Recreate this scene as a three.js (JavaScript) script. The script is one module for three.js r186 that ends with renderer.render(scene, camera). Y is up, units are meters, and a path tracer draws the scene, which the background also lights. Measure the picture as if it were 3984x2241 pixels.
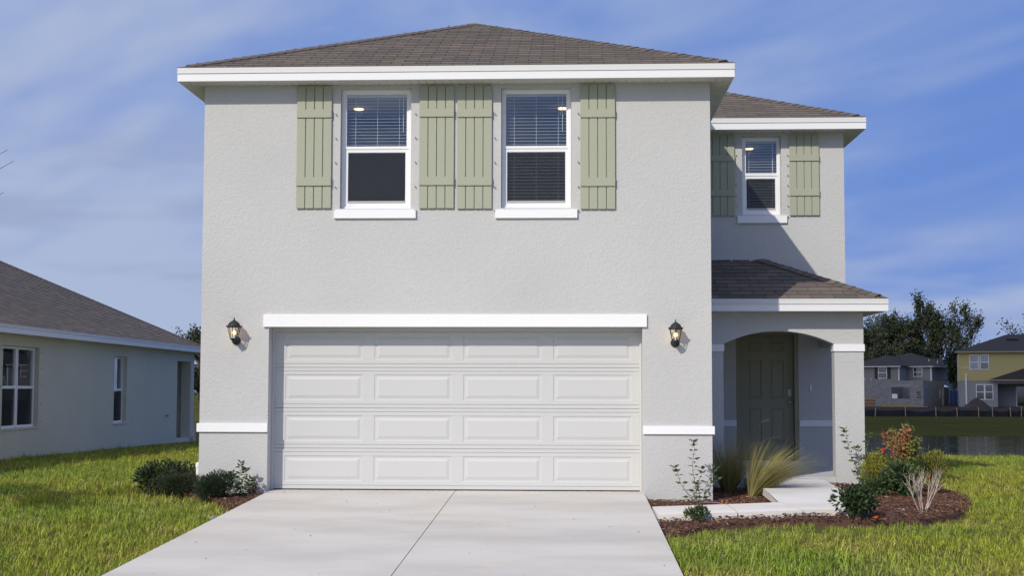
import * as THREE from 'three';
import { mergeGeometries } from 'three/addons/utils/BufferGeometryUtils.js';
import { RoundedBoxGeometry } from 'three/addons/geometries/RoundedBoxGeometry.js';

// ---------------------------------------------------------------- camera, sky, sun, exposure
const scene = new THREE.Scene();
const camera = new THREE.PerspectiveCamera(24.864, 1024 / 577, 0.1, 1500);
camera.position.set(4.856, 1.3372, 16.9992);
camera.rotation.set(0.0629, 0.0448, 0.0023, 'YXZ');
camera.setViewOffset(3984, 2241, 0, -68.4, 3984, 2241);      // the lens was shifted a little upwards
const renderer = new THREE.WebGLRenderer({ antialias: true });
renderer.setSize(1024, 577);
renderer.toneMapping = THREE.LinearToneMapping;
renderer.toneMappingExposure = 1.0;
renderer.shadowMap.enabled = true;

const SUN = new THREE.Vector3(-0.6101, 0.8632, 1).normalize();
const sun = new THREE.DirectionalLight(new THREE.Color(1, 0.93, 0.82), 3.3);
sun.position.copy(SUN).multiplyScalar(60).add(new THREE.Vector3(4, 0, -6));
sun.target.position.set(4, 0, -6);
sun.castShadow = true;
sun.shadow.mapSize.set(4096, 4096);
Object.assign(sun.shadow.camera, { left: -25, right: 25, top: 25, bottom: -25, near: 1, far: 140 });
scene.add(sun, sun.target);

// ---------------------------------------------------------------- numbers and noise
function rng(seed) {
  let a = seed >>> 0;
  return () => { a = (a + 0x6d2b79f5) | 0; let t = Math.imul(a ^ (a >>> 15), 1 | a); t = (t + Math.imul(t ^ (t >>> 7), 61 | t)) ^ t; return ((t ^ (t >>> 14)) >>> 0) / 4294967296; };
}
const clamp = (x, a = 0, b = 1) => Math.min(b, Math.max(a, x));
const mix = (a, b, t) => a + (b - a) * t;
const smooth = (a, b, x) => { const t = clamp((x - a) / (b - a)); return t * t * (3 - 2 * t); };
function hash2(x, y, s) { let h = Math.imul(x, 374761393) ^ Math.imul(y, 668265263) ^ Math.imul(s, 1274126177); h = Math.imul(h ^ (h >>> 13), 1274126177); return ((h ^ (h >>> 16)) >>> 0) / 4294967296; }
function vnoise(x, y, s = 0, per = 0) {                       // value noise, wrapping after per cells
  const xi = Math.floor(x), yi = Math.floor(y), fx = x - xi, fy = y - yi;
  const pu = Array.isArray(per) ? per[0] : per, pv = Array.isArray(per) ? per[1] : per;
  const wrap = (a, p) => (p ? ((a % p) + p) % p : a);
  const u = fx * fx * (3 - 2 * fx), v = fy * fy * (3 - 2 * fy);
  const a = hash2(wrap(xi, pu), wrap(yi, pv), s), b = hash2(wrap(xi + 1, pu), wrap(yi, pv), s), c = hash2(wrap(xi, pu), wrap(yi + 1, pv), s), d = hash2(wrap(xi + 1, pu), wrap(yi + 1, pv), s);
  return mix(mix(a, b, u), mix(c, d, u), v);
}
function fbm(x, y, s = 0, oct = 4, per = 0) {
  let t = 0, a = 0.5, n = 0;
  for (let i = 0; i < oct; i++) { t += a * vnoise(x, y, s + i * 17, per); n += a; x *= 2; y *= 2; per = Array.isArray(per) ? [per[0] * 2, per[1] * 2] : per * 2; a *= 0.5; }
  return t / n;
}
function texture(size, fn, srgb = false) {
  const d = new Uint8Array(size * size * 4);
  for (let j = 0; j < size; j++) for (let i = 0; i < size; i++) {
    const c = fn(i / size, j / size), k = (j * size + i) * 4;
    const v = typeof c === 'number' ? [c, c, c] : c;
    for (let q = 0; q < 3; q++) d[k + q] = clamp(v[q]) * 255;
    d[k + 3] = 255;
  }
  const t = new THREE.DataTexture(d, size, size);
  t.wrapS = t.wrapT = THREE.RepeatWrapping; t.magFilter = THREE.LinearFilter; t.minFilter = THREE.LinearMipmapLinearFilter; t.generateMipmaps = true;
  if (srgb) t.colorSpace = THREE.SRGBColorSpace;
  t.needsUpdate = true;
  return t;
}

// the sky: blue air under a thin streaky veil, one field of cloud all round
{
  const w = 2048, h = 1024, px = new Float32Array(w * h * 4);
  for (let j = 0; j < h; j++) for (let i = 0; i < w; i++) {
    const el = ((j + 0.5) / h - 0.5) * Math.PI, az = ((i + 0.5) / w - 0.5) * 2 * Math.PI;
    const dx = Math.cos(el) * Math.cos(az), dy = Math.sin(el), dz = Math.cos(el) * Math.sin(az);
    const e = Math.max(dy, 0), k = (j * w + i) * 4;
    let r = mix(0.165, 0.08, Math.pow(e, 0.6)), g = mix(0.295, 0.19, Math.pow(e, 0.6)), b = mix(0.70, 0.55, Math.pow(e, 0.6));
    // veil: noise on a flat layer of cloud, seen in perspective, streaks run aslant
    const q = 1 / (e + 0.16), X = dx * q, Z = dz * q;
    const su = X * 0.80 + Z * 0.60, sv = -X * 0.60 + Z * 0.80;
    const wx = fbm(su * 0.8, sv * 0.8, 91, 3) - 0.5;
    const fine = 0.62 * fbm(su * 1.5 + wx * 1.8, sv * 2.7 + wx * 2.2, 5, 6) + 0.38 * fbm(su * 4.2 + wx * 5, sv * 9.5 + wx * 4, 63, 6);
    const broad = fbm(X * 0.42 + 7.3, Z * 0.42 + 2.1, 41, 3);
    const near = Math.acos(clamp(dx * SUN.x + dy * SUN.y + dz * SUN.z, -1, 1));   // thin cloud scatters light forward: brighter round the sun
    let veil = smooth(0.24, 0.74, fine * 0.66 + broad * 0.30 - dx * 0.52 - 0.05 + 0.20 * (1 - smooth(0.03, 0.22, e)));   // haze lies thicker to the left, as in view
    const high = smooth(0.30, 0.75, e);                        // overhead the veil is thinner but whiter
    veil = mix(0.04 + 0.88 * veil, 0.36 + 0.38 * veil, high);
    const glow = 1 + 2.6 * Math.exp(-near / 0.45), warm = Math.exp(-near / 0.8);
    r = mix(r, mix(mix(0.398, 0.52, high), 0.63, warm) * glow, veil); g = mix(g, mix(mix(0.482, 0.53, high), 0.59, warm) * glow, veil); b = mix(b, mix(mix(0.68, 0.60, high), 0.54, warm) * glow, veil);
    // small greyer bars low over the horizon
    const el2 = Math.max(el, 0);
    const bars = smooth(0.54, 0.74, fbm(az * 5.5, el2 * 46, 23, 5)) * smooth(0.02, 0.07, el2) * (1 - smooth(0.14, 0.24, el2)) * 0.4;
    r = mix(r, 0.26, bars); g = mix(g, 0.32, bars); b = mix(b, 0.52, bars);
    px[k] = r; px[k + 1] = g; px[k + 2] = b; px[k + 3] = 1;
  }
  const sky = new THREE.DataTexture(px, w, h, THREE.RGBAFormat, THREE.FloatType);
  sky.mapping = THREE.EquirectangularReflectionMapping; sky.magFilter = THREE.LinearFilter; sky.minFilter = THREE.LinearFilter; sky.wrapS = THREE.RepeatWrapping;
  sky.needsUpdate = true;
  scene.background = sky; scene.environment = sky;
}

// ---------------------------------------------------------------- helpers
const used = new Map();
function numbered(n) { const k = used.get(n) ?? 0; used.set(n, k + 1); return k ? `${n}_${String(k).padStart(3, '0')}` : n; }
function shadowed(o) { o.castShadow = true; o.receiveShadow = true; return o; }
function tag(o, label, category, group) { o.userData.label = label; o.userData.category = category; if (group) o.userData.group = group; return o; }
function thing(name, label, category, pos = [0, 0, 0], turn = 0, group) {
  const g = new THREE.Group(); g.name = numbered(name); g.position.set(...pos); g.rotation.y = turn; scene.add(g);
  return tag(g, label, category, group);
}
function flat(g) { return g.index ? g.toNonIndexed() : g; }
function merge(list) {
  if (!Array.isArray(list)) return list;
  if (list.length === 1) return list[0];
  const keep = list.map((g) => { g = flat(g); for (const a of Object.keys(g.attributes)) if (!['position', 'normal', 'uv', 'color'].includes(a)) g.deleteAttribute(a); return g; });
  if (!keep.every((g) => g.attributes.uv)) keep.forEach((g) => g.deleteAttribute('uv'));
  return mergeGeometries(keep);
}
function uvBox(g) {                                           // uv in metres, by the way a face points
  g = flat(g); if (!g.attributes.normal) g.computeVertexNormals();
  const p = g.attributes.position, n = g.attributes.normal, uv = new Float32Array(p.count * 2);
  for (let i = 0; i < p.count; i++) {
    const ax = Math.abs(n.getX(i)), ay = Math.abs(n.getY(i)), az = Math.abs(n.getZ(i));
    if (ax >= ay && ax >= az) { uv[2 * i] = p.getZ(i); uv[2 * i + 1] = p.getY(i); }
    else if (ay >= az) { uv[2 * i] = p.getX(i); uv[2 * i + 1] = p.getZ(i); }
    else { uv[2 * i] = p.getX(i); uv[2 * i + 1] = p.getY(i); }
  }
  g.setAttribute('uv', new THREE.BufferAttribute(uv, 2));
  return g;
}
function part(name, geo, mat, parent) {
  const m = shadowed(new THREE.Mesh(merge(geo), mat));
  m.name = parent === scene ? numbered(name) : name;
  parent.add(m); return m;
}
function structure(name, geo, mat) { const m = part(name, geo, mat, scene); m.userData.kind = 'structure'; return m; }
function group(name, parent) { const g = new THREE.Group(); g.name = name; parent.add(g); return g; }
// a box by its bounds, with eased edges where they catch the light
function bb(x0, x1, y0, y1, z0, z1, r = 0) {
  const w = x1 - x0, h = y1 - y0, d = z1 - z0;
  const g = r ? new RoundedBoxGeometry(w, h, d, 1, Math.min(r, w / 2.1, h / 2.1, d / 2.1)) : new THREE.BoxGeometry(w, h, d);
  g.translate((x0 + x1) / 2, (y0 + y1) / 2, (z0 + z1) / 2);
  return uvBox(g);
}
function cyl(r0, r1, h, seg, x, y, z, axis = 'y') {
  const g = new THREE.CylinderGeometry(r1, r0, h, seg);
  if (axis === 'z') g.rotateX(Math.PI / 2); if (axis === 'x') g.rotateZ(Math.PI / 2);
  return g.translate(x, y, z);
}
function rect(x0, x1, y0, y1) { const s = new THREE.Shape(); s.moveTo(x0, y0); s.lineTo(x1, y0); s.lineTo(x1, y1); s.lineTo(x0, y1); s.closePath(); return s; }
function hole(x0, x1, y0, y1) { const s = new THREE.Path(); s.moveTo(x0, y0); s.lineTo(x0, y1); s.lineTo(x1, y1); s.lineTo(x1, y0); s.closePath(); return s; }
function plate(shape, depth, zFront, bevel = 0) {             // a flat shape with thickness, its face at zFront
  const g = new THREE.ExtrudeGeometry(shape, bevel ? { depth: depth - 2 * bevel, bevelEnabled: true, bevelSize: bevel, bevelThickness: bevel, bevelOffset: -bevel, bevelSegments: 1 } : { depth, bevelEnabled: false });
  g.translate(0, 0, zFront - depth + bevel);
  return uvBox(g);
}
function ring(x0, x1, y0, y1, w, depth, zFront, bevel = 0.003) {
  const [l, r, b, t] = Array.isArray(w) ? w : [w, w, w, w];
  const s = rect(x0, x1, y0, y1); s.holes.push(hole(x0 + l, x1 - r, y0 + b, y1 - t));
  return plate(s, depth, zFront, bevel);
}
function polygon(points) {                                    // a flat convex face from corners in order
  const p = [];
  for (let i = 1; i + 1 < points.length; i++) p.push(...points[0], ...points[i], ...points[i + 1]);
  const g = new THREE.BufferGeometry(); g.setAttribute('position', new THREE.Float32BufferAttribute(p, 3)); g.computeVertexNormals();
  return uvBox(g);
}
// leaves and stems gathered into one mesh, each face with its own colour
class Plant {
  constructor() { this.p = []; this.c = []; }
  tri(a, b, c, col) { for (const v of [a, b, c]) { this.p.push(v.x, v.y, v.z); this.c.push(col[0], col[1], col[2]); } }
  leaf(at, dir, side, len, wid, col, fold = 0.25) {           // a folded blade: base, two edges, midrib, tip
    const up = new THREE.Vector3().crossVectors(side, dir).normalize();
    const m = at.clone().addScaledVector(dir, len * 0.45), tip = at.clone().addScaledVector(dir, len).addScaledVector(up, -len * 0.12);
    const l = m.clone().addScaledVector(side, wid / 2).addScaledVector(up, wid * fold), r = m.clone().addScaledVector(side, -wid / 2).addScaledVector(up, wid * fold);
    this.tri(at, r, m, col); this.tri(at, m, l, col); this.tri(m, r, tip, col); this.tri(m, tip, l, col);
  }
  card(at, dir, side, len, wid, col) {
    const a = at.clone(), b = at.clone().addScaledVector(dir, len * 0.5).addScaledVector(side, wid / 2), c = at.clone().addScaledVector(dir, len), d = at.clone().addScaledVector(dir, len * 0.5).addScaledVector(side, -wid / 2);
    this.tri(a, d, c, col); this.tri(a, c, b, col);
  }
  strip(points, w0, w1, side, col) {                          // a narrow ribbon that tapers
    for (let i = 0; i + 1 < points.length; i++) {
      const n = points.length - 1, wa = mix(w0, w1, i / n) / 2, wb = mix(w0, w1, (i + 1) / n) / 2;
      const a = points[i].clone().addScaledVector(side, wa), b = points[i].clone().addScaledVector(side, -wa), c = points[i + 1].clone().addScaledVector(side, wb), d = points[i + 1].clone().addScaledVector(side, -wb);
      this.tri(a, b, d, col); this.tri(a, d, c, col);
    }
  }
  tube(points, r0, r1, sides, col) {
    const n = points.length - 1, rings = [];
    for (let i = 0; i <= n; i++) {
      const t = points[Math.min(i + 1, n)].clone().sub(points[Math.max(i - 1, 0)]).normalize();
      const s = new THREE.Vector3(t.y, t.z, t.x).cross(t).normalize(), u = new THREE.Vector3().crossVectors(t, s), r = mix(r0, r1, i / n);
      rings.push(Array.from({ length: sides }, (_, k) => points[i].clone().addScaledVector(s, r * Math.cos((k / sides) * 6.2832)).addScaledVector(u, r * Math.sin((k / sides) * 6.2832))));
    }
    for (let i = 0; i < n; i++) for (let k = 0; k < sides; k++) {
      const a = rings[i][k], b = rings[i][(k + 1) % sides], c = rings[i + 1][(k + 1) % sides], d = rings[i + 1][k];
      this.tri(a, b, c, col); this.tri(a, c, d, col);
    }
  }
  geometry() {
    const g = new THREE.BufferGeometry();
    g.setAttribute('position', new THREE.Float32BufferAttribute(this.p, 3)); g.setAttribute('color', new THREE.Float32BufferAttribute(this.c, 3));
    g.computeVertexNormals(); return g;
  }
}
const V = (x, y, z) => new THREE.Vector3(x, y, z);
function ball(r) { let v; do v = V(r() * 2 - 1, r() * 2 - 1, r() * 2 - 1); while (v.lengthSq() > 1 || v.lengthSq() < 1e-4); return v; }
const lin = (r, g, b) => new THREE.Color().setRGB(r, g, b);

// ---------------------------------------------------------------- materials (linear base colours)
const stuccoBump = texture(1024, (u, v) => {
  const a = fbm(u * 84, v * 84, 3, 3, 84), b = vnoise(u * 220, v * 220, 8, 220), c = fbm(u * 12, v * 12, 5, 2, 12);
  return 0.62 * smooth(0.3, 0.72, a) + 0.18 * b + 0.2 * c;
});
stuccoBump.repeat.set(1 / 1.7, 1 / 1.7);
const stuccoTone = texture(512, (u, v) => { const t = 0.905 + 0.09 * fbm(u * 5, v * 5, 31, 5, 5) + 0.03 * vnoise(u * 128, v * 128, 2, 128); return [t, t, t * 0.998]; });
stuccoTone.repeat.set(1 / 4.3, 1 / 4.3);
const std = (o) => new THREE.MeshStandardMaterial(o);
const M = {};
M.stucco = std({ color: lin(0.535, 0.535, 0.53), map: stuccoTone, roughness: 0.93, bumpMap: stuccoBump, bumpScale: 0.0024 });
M.trim = std({ color: lin(0.83, 0.83, 0.84), roughness: 0.75, bumpMap: stuccoBump, bumpScale: 0.0008 });
M.fascia = std({ color: lin(0.78, 0.78, 0.79), roughness: 0.45 });
M.drip = std({ color: lin(0.66, 0.66, 0.65), roughness: 0.42 });
M.soffit = std({ color: lin(0.66, 0.66, 0.65), roughness: 0.6 });
M.vinyl = std({ color: lin(0.82, 0.82, 0.83), roughness: 0.35 });
M.sage = std({ color: lin(0.365, 0.378, 0.29), roughness: 0.72, bumpMap: stuccoBump, bumpScale: 0.0012 });
M.sageDark = std({ color: lin(0.33, 0.343, 0.262), roughness: 0.75 });
M.garage = std({ color: lin(0.555, 0.558, 0.55), roughness: 0.5 });
M.seal = std({ color: lin(0.02, 0.02, 0.02), roughness: 0.9 });
M.olive = std({ color: lin(0.27, 0.26, 0.175), roughness: 0.55 });
M.glass = new THREE.MeshPhysicalMaterial({ color: lin(0.93, 0.96, 0.98), transmission: 1, thickness: 0, roughness: 0.0, ior: 1.85 });
M.lampGlass = new THREE.MeshPhysicalMaterial({ color: lin(0.97, 0.97, 0.96), transmission: 1, thickness: 0, roughness: 0.02, ior: 1.45 });
M.screen = std({ color: lin(0.025, 0.027, 0.032), roughness: 0.9, transparent: true, opacity: 0.34 });
M.screenFrame = std({ color: lin(0.42, 0.41, 0.40), roughness: 0.5 });
M.room = std({ color: lin(0.22, 0.213, 0.20), roughness: 0.95 });
M.slat = std({ color: lin(0.60, 0.60, 0.58), roughness: 0.6 });
M.iron = std({ color: lin(0.022, 0.022, 0.024), roughness: 0.55, metalness: 0.2 });
M.nickel = std({ color: lin(0.55, 0.54, 0.52), roughness: 0.28, metalness: 1 });
M.steel = std({ color: lin(0.35, 0.35, 0.35), roughness: 0.45, metalness: 0.8 });
M.pvc = std({ color: lin(0.82, 0.82, 0.82), roughness: 0.4 });
const grit = texture(512, (u, v) => { const t = 0.72 + 0.36 * vnoise(u * 170, v * 170, 12, 170) * vnoise(u * 90, v * 90, 14, 90) + 0.16 * (fbm(u * 8, v * 8, 9, 4, 8) - 0.5); return [t, t * 0.985, t * 0.97]; });
grit.repeat.set(1 / 1.1, 1 / 1.1);
const shingleTones = [[0.168, 0.138, 0.120], [0.145, 0.119, 0.105], [0.185, 0.152, 0.128], [0.124, 0.112, 0.100], [0.158, 0.134, 0.113], [0.133, 0.120, 0.104]];
M.shingle = shingleTones.map(() => std({ vertexColors: true, map: grit, roughness: 0.95, bumpMap: grit, bumpScale: 0.0015 }));
M.shingles = std({ color: lin(1, 1, 1), vertexColors: true, map: grit, roughness: 0.95 });
M.felt = std({ color: lin(0.045, 0.042, 0.04), roughness: 0.95 });
const concreteMap = texture(1024, (u, v) => {
  const broom = 0.018 * (vnoise(u * 9, v * 420, 4, [9, 420]) - 0.5), blot = 0.36 * (fbm(u * 4, v * 9, 51, 5, [4, 9]) - 0.5), warm = 0.03 * smooth(0.55, 0.8, fbm(u * 6, v * 9, 77, 4, [6, 9]));
  const grain = 0.035 * (hash2(Math.floor(u * 1024), Math.floor(v * 1024), 3) - 0.5), pit = vnoise(u * 230, v * 230, 66, 230) > 0.955 ? -0.10 : 0;
  const t = 0.93 + broom + blot + grain + pit + 0.05 * (fbm(u * 26, v * 40, 58, 3, [26, 40]) - 0.5);
  return [t + warm, t, t - warm * 0.9];
});
concreteMap.repeat.set(1 / 5, 1 / 5);
const concreteBump = texture(512, (u, v) => 0.6 * vnoise(u * 14, v * 256, 4, [14, 256]) + 0.4 * fbm(u * 30, v * 30, 9, 3, 30));
concreteBump.repeat.set(1 / 1.5, 1 / 1.5);
M.concrete = std({ color: lin(0.60, 0.575, 0.535), map: concreteMap, roughness: 0.9, bumpMap: concreteBump, bumpScale: 0.0012 });
M.walk = std({ color: lin(0.73, 0.70, 0.665), map: concreteMap, roughness: 0.9, bumpMap: concreteBump, bumpScale: 0.0012 });
M.leaf = new THREE.MeshPhysicalMaterial({ vertexColors: true, roughness: 0.6, specularIntensity: 0.6, transmission: 0.28, thickness: 0 });
M.blade = new THREE.MeshPhysicalMaterial({ vertexColors: true, roughness: 0.8, specularIntensity: 0.3, transmission: 0.25, thickness: 0 });
M.bark = std({ vertexColors: true, roughness: 0.9 });

// ---------------------------------------------------------------- the lie of the land
const W = 6.677, O = 0.288, EAVE = 5.339, FH = 0.176, ZW = -3.453, XW = 9.117, ZP = -2.209, PEAVE = 2.448, S = 0.4313, XO = 0.9026, REC = 0.2474;
const WATER = -1.45;
function land(x, z) {
  if (z > 0) return -0.125 - 0.0365 * Math.min(z, 16) + smooth(5.7, 7.4, x) * (0.01 + 0.018 * Math.min(z, 2.7)) * (1 - 0.8 * smooth(2.7, 9, z)) + 0.02 * (fbm(x * 0.9, z * 0.9, 3, 3) - 0.5);
  const side = smooth(-2, 8, x), zc = mix(-25, -16.5, side), hc = mix(-0.42, -0.40, side);
  const bump = 0.03 * (fbm(x * 0.7, z * 0.7, 3, 3) - 0.5);
  if (z > zc) return -0.125 + (hc + 0.125) * Math.pow(z / zc, 1.6) + bump;
  const zn = zc - 7, zf = mix(-84, -58, smooth(-14, 14, x));
  if (z > zn) return mix(hc, -2.1, smooth(0, 1, (zc - z) / 7)) + bump;
  if (z > zf) return -2.1;
  if (z > zf - 6) return mix(-2.1, -1.28, (zf - z) / 6) + bump * 2;
  if (z > zf - 26) return mix(-1.28, -0.78, smooth(0, 1, (zf - 6 - z) / 20)) + bump * 2;
  return mix(-0.78, -0.42, smooth(0, 1, (zf - 26 - z) / 26)) + bump;
}
{
  const xs = [], zs = [];
  for (let x = -260; x <= 320; x += Math.abs(x + (x < 0 ? 0 : -10)) > 60 ? 12 : Math.abs(x) > 18 ? 2 : 0.5) xs.push(x);
  for (let z = 60; z >= -420; z -= z > 12 ? 4 : z > -20 ? 0.5 : z > -125 ? 1.5 : 12) zs.push(z);
  const p = [], c = [], idx = [];
  for (const z of zs) for (const x of xs) {
    p.push(x, land(x, z), z);
    const n = fbm(x * 0.35, z * 0.35, 71, 4), m = fbm(x * 1.7, z * 1.7, 72, 3), zf = mix(-84, -58, smooth(-14, 14, x));
    let col;
    if (z > 7.5 || (z > zf && (x > 18 || x < -9))) col = [mix(0.20, 0.26, m), mix(0.21, 0.25, n), mix(0.05, 0.07, m)];   // lawn seen only from afar
    else if (z > zf) col = [mix(0.075, 0.10, m), mix(0.085, 0.095, n), 0.032];
    else if (x > 12 && z < -84.5 && z > -150) col = [mix(0.050, 0.075, m), mix(0.043, 0.062, m), mix(0.040, 0.055, m)];
    else col = [mix(0.05, 0.095, n) * mix(0.75, 1.25, m), mix(0.062, 0.092, n) * mix(0.8, 1.2, m), mix(0.022, 0.03, n)];
    c.push(...col);
  }
  for (let j = 0; j + 1 < zs.length; j++) for (let i = 0; i + 1 < xs.length; i++) { const a = j * xs.length + i; idx.push(a, a + 1, a + xs.length, a + 1, a + xs.length + 1, a + xs.length); }
  const g = new THREE.BufferGeometry(); g.setAttribute('position', new THREE.Float32BufferAttribute(p, 3)); g.setAttribute('color', new THREE.Float32BufferAttribute(c, 3)); g.setIndex(idx); g.computeVertexNormals();
  structure('ground', g, new THREE.MeshPhysicalMaterial({ vertexColors: true, roughness: 1, specularIntensity: 0 }));
}
{
  const g = new THREE.PlaneGeometry(560, 78, 1, 1); g.rotateX(-Math.PI / 2); g.translate(20, WATER, -56);
  const ripples = texture(512, (u, v) => 0.6 * fbm(u * 10, v * 38, 15, 3, [10, 38]) + 0.4 * fbm(u * 40, v * 90, 18, 2, [40, 90]));
  ripples.repeat.set(1 / 9, 1 / 9);
  structure('pond_water', uvBox(g), new THREE.MeshPhysicalMaterial({ color: lin(0.012, 0.014, 0.012), roughness: 0.05, ior: 1.33, specularIntensity: 0.09, bumpMap: ripples, bumpScale: 0.012 }));
}
structure('road', bb(-120, 120, -0.9, -0.70, 13, 20.5), std({ color: lin(0.06, 0.06, 0.062), roughness: 0.95 }));

// driveway: two cast slabs either side of a sawn joint, falling to the street
function slab(pts, thick) {                                   // corners [x, y, z] counter-clockwise from above
  const g = [polygon(pts)], low = pts.map(([x, y, z]) => [x, y - thick, z]);
  for (let i = 0; i < pts.length; i++) { const j = (i + 1) % pts.length; g.push(polygon([pts[i], low[i], low[j], pts[j]])); }
  return merge(g);
}
const driveY = (z) => -0.012 - 0.038 * Math.max(z, 0);
{
  const d = group('driveway', scene); d.userData.kind = 'structure';
  for (const [a, b] of [[0.93, 3.348], [3.358, 5.80]]) {
    const pts = [];
    part('slab', slab([[a, driveY(0), -0.26], [a, driveY(0), 0], [b, driveY(0), 0], [b, driveY(0), -0.26]], 0.15), M.concrete, d);
    part('slab', slab([[a, driveY(0), 0.0], [a, driveY(12), 12], [b, driveY(12), 12], [b, driveY(0), 0.0]], 0.15), M.concrete, d);
  }
  part('joint_filler', slab([[3.34, driveY(0) - 0.02, 0], [3.34, driveY(12) - 0.02, 12], [3.366, driveY(12) - 0.02, 12], [3.366, driveY(0) - 0.02, 0]], 0.05), std({ color: lin(0.22, 0.21, 0.20), roughness: 1 }), d);
}
// front walk: from the driveway along the house and up to the porch
const walkY = (x) => mix(-0.07, 0.0, clamp((x - 5.85) / 1.8));
{
  const w = group('walkway', scene); w.userData.kind = 'structure';
  const za = 1.25, zb = 2.28, y = (x) => walkY(x);
  part('slab', slab([[5.825, y(5.83), za + 0.02], [5.825, y(5.83), zb], [6.70, y(6.7), zb], [6.70, y(6.7), za]], 0.1), M.walk, w);
  part('slab', slab([[6.712, y(6.71), za], [6.712, y(6.71), zb], [7.42, y(7.42), zb], [7.30, y(7.3), za - 0.02]], 0.1), M.walk, w);
  // corner slab with a cut inner corner and rounded outer one
  const out = [];
  for (let k = 0; k <= 6; k++) { const a = (k / 6) * Math.PI / 2; out.push([7.92 + 0.28 * Math.sin(a), 0.0, zb - 0.28 + 0.28 * Math.cos(a)]); }
  part('slab', slab([[7.312, 0, za - 0.02], [7.432, 0, zb], ...out, [8.40, 0.022, -0.35], [7.39, 0.022, -0.35], [7.36, 0.006, 0.95]], 0.1), M.walk, w);
  part('slab', slab([[7.39, 0.022, -0.362], [8.40, 0.022, -0.362], [8.44, 0.05, -2.235], [7.39, 0.05, -2.235]], 0.1), M.walk, w);
  const porch = slab([[W + 0.01, 0.058, -4.74], [W + 0.01, 0.058, -2.245], [XW - 0.01, 0.058, -2.245], [XW - 0.01, 0.058, -4.74]], 0.25);
  part('porch_slab', porch, std({ color: lin(0.52, 0.52, 0.515), map: concreteMap, roughness: 0.9 }), w);
}

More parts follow.
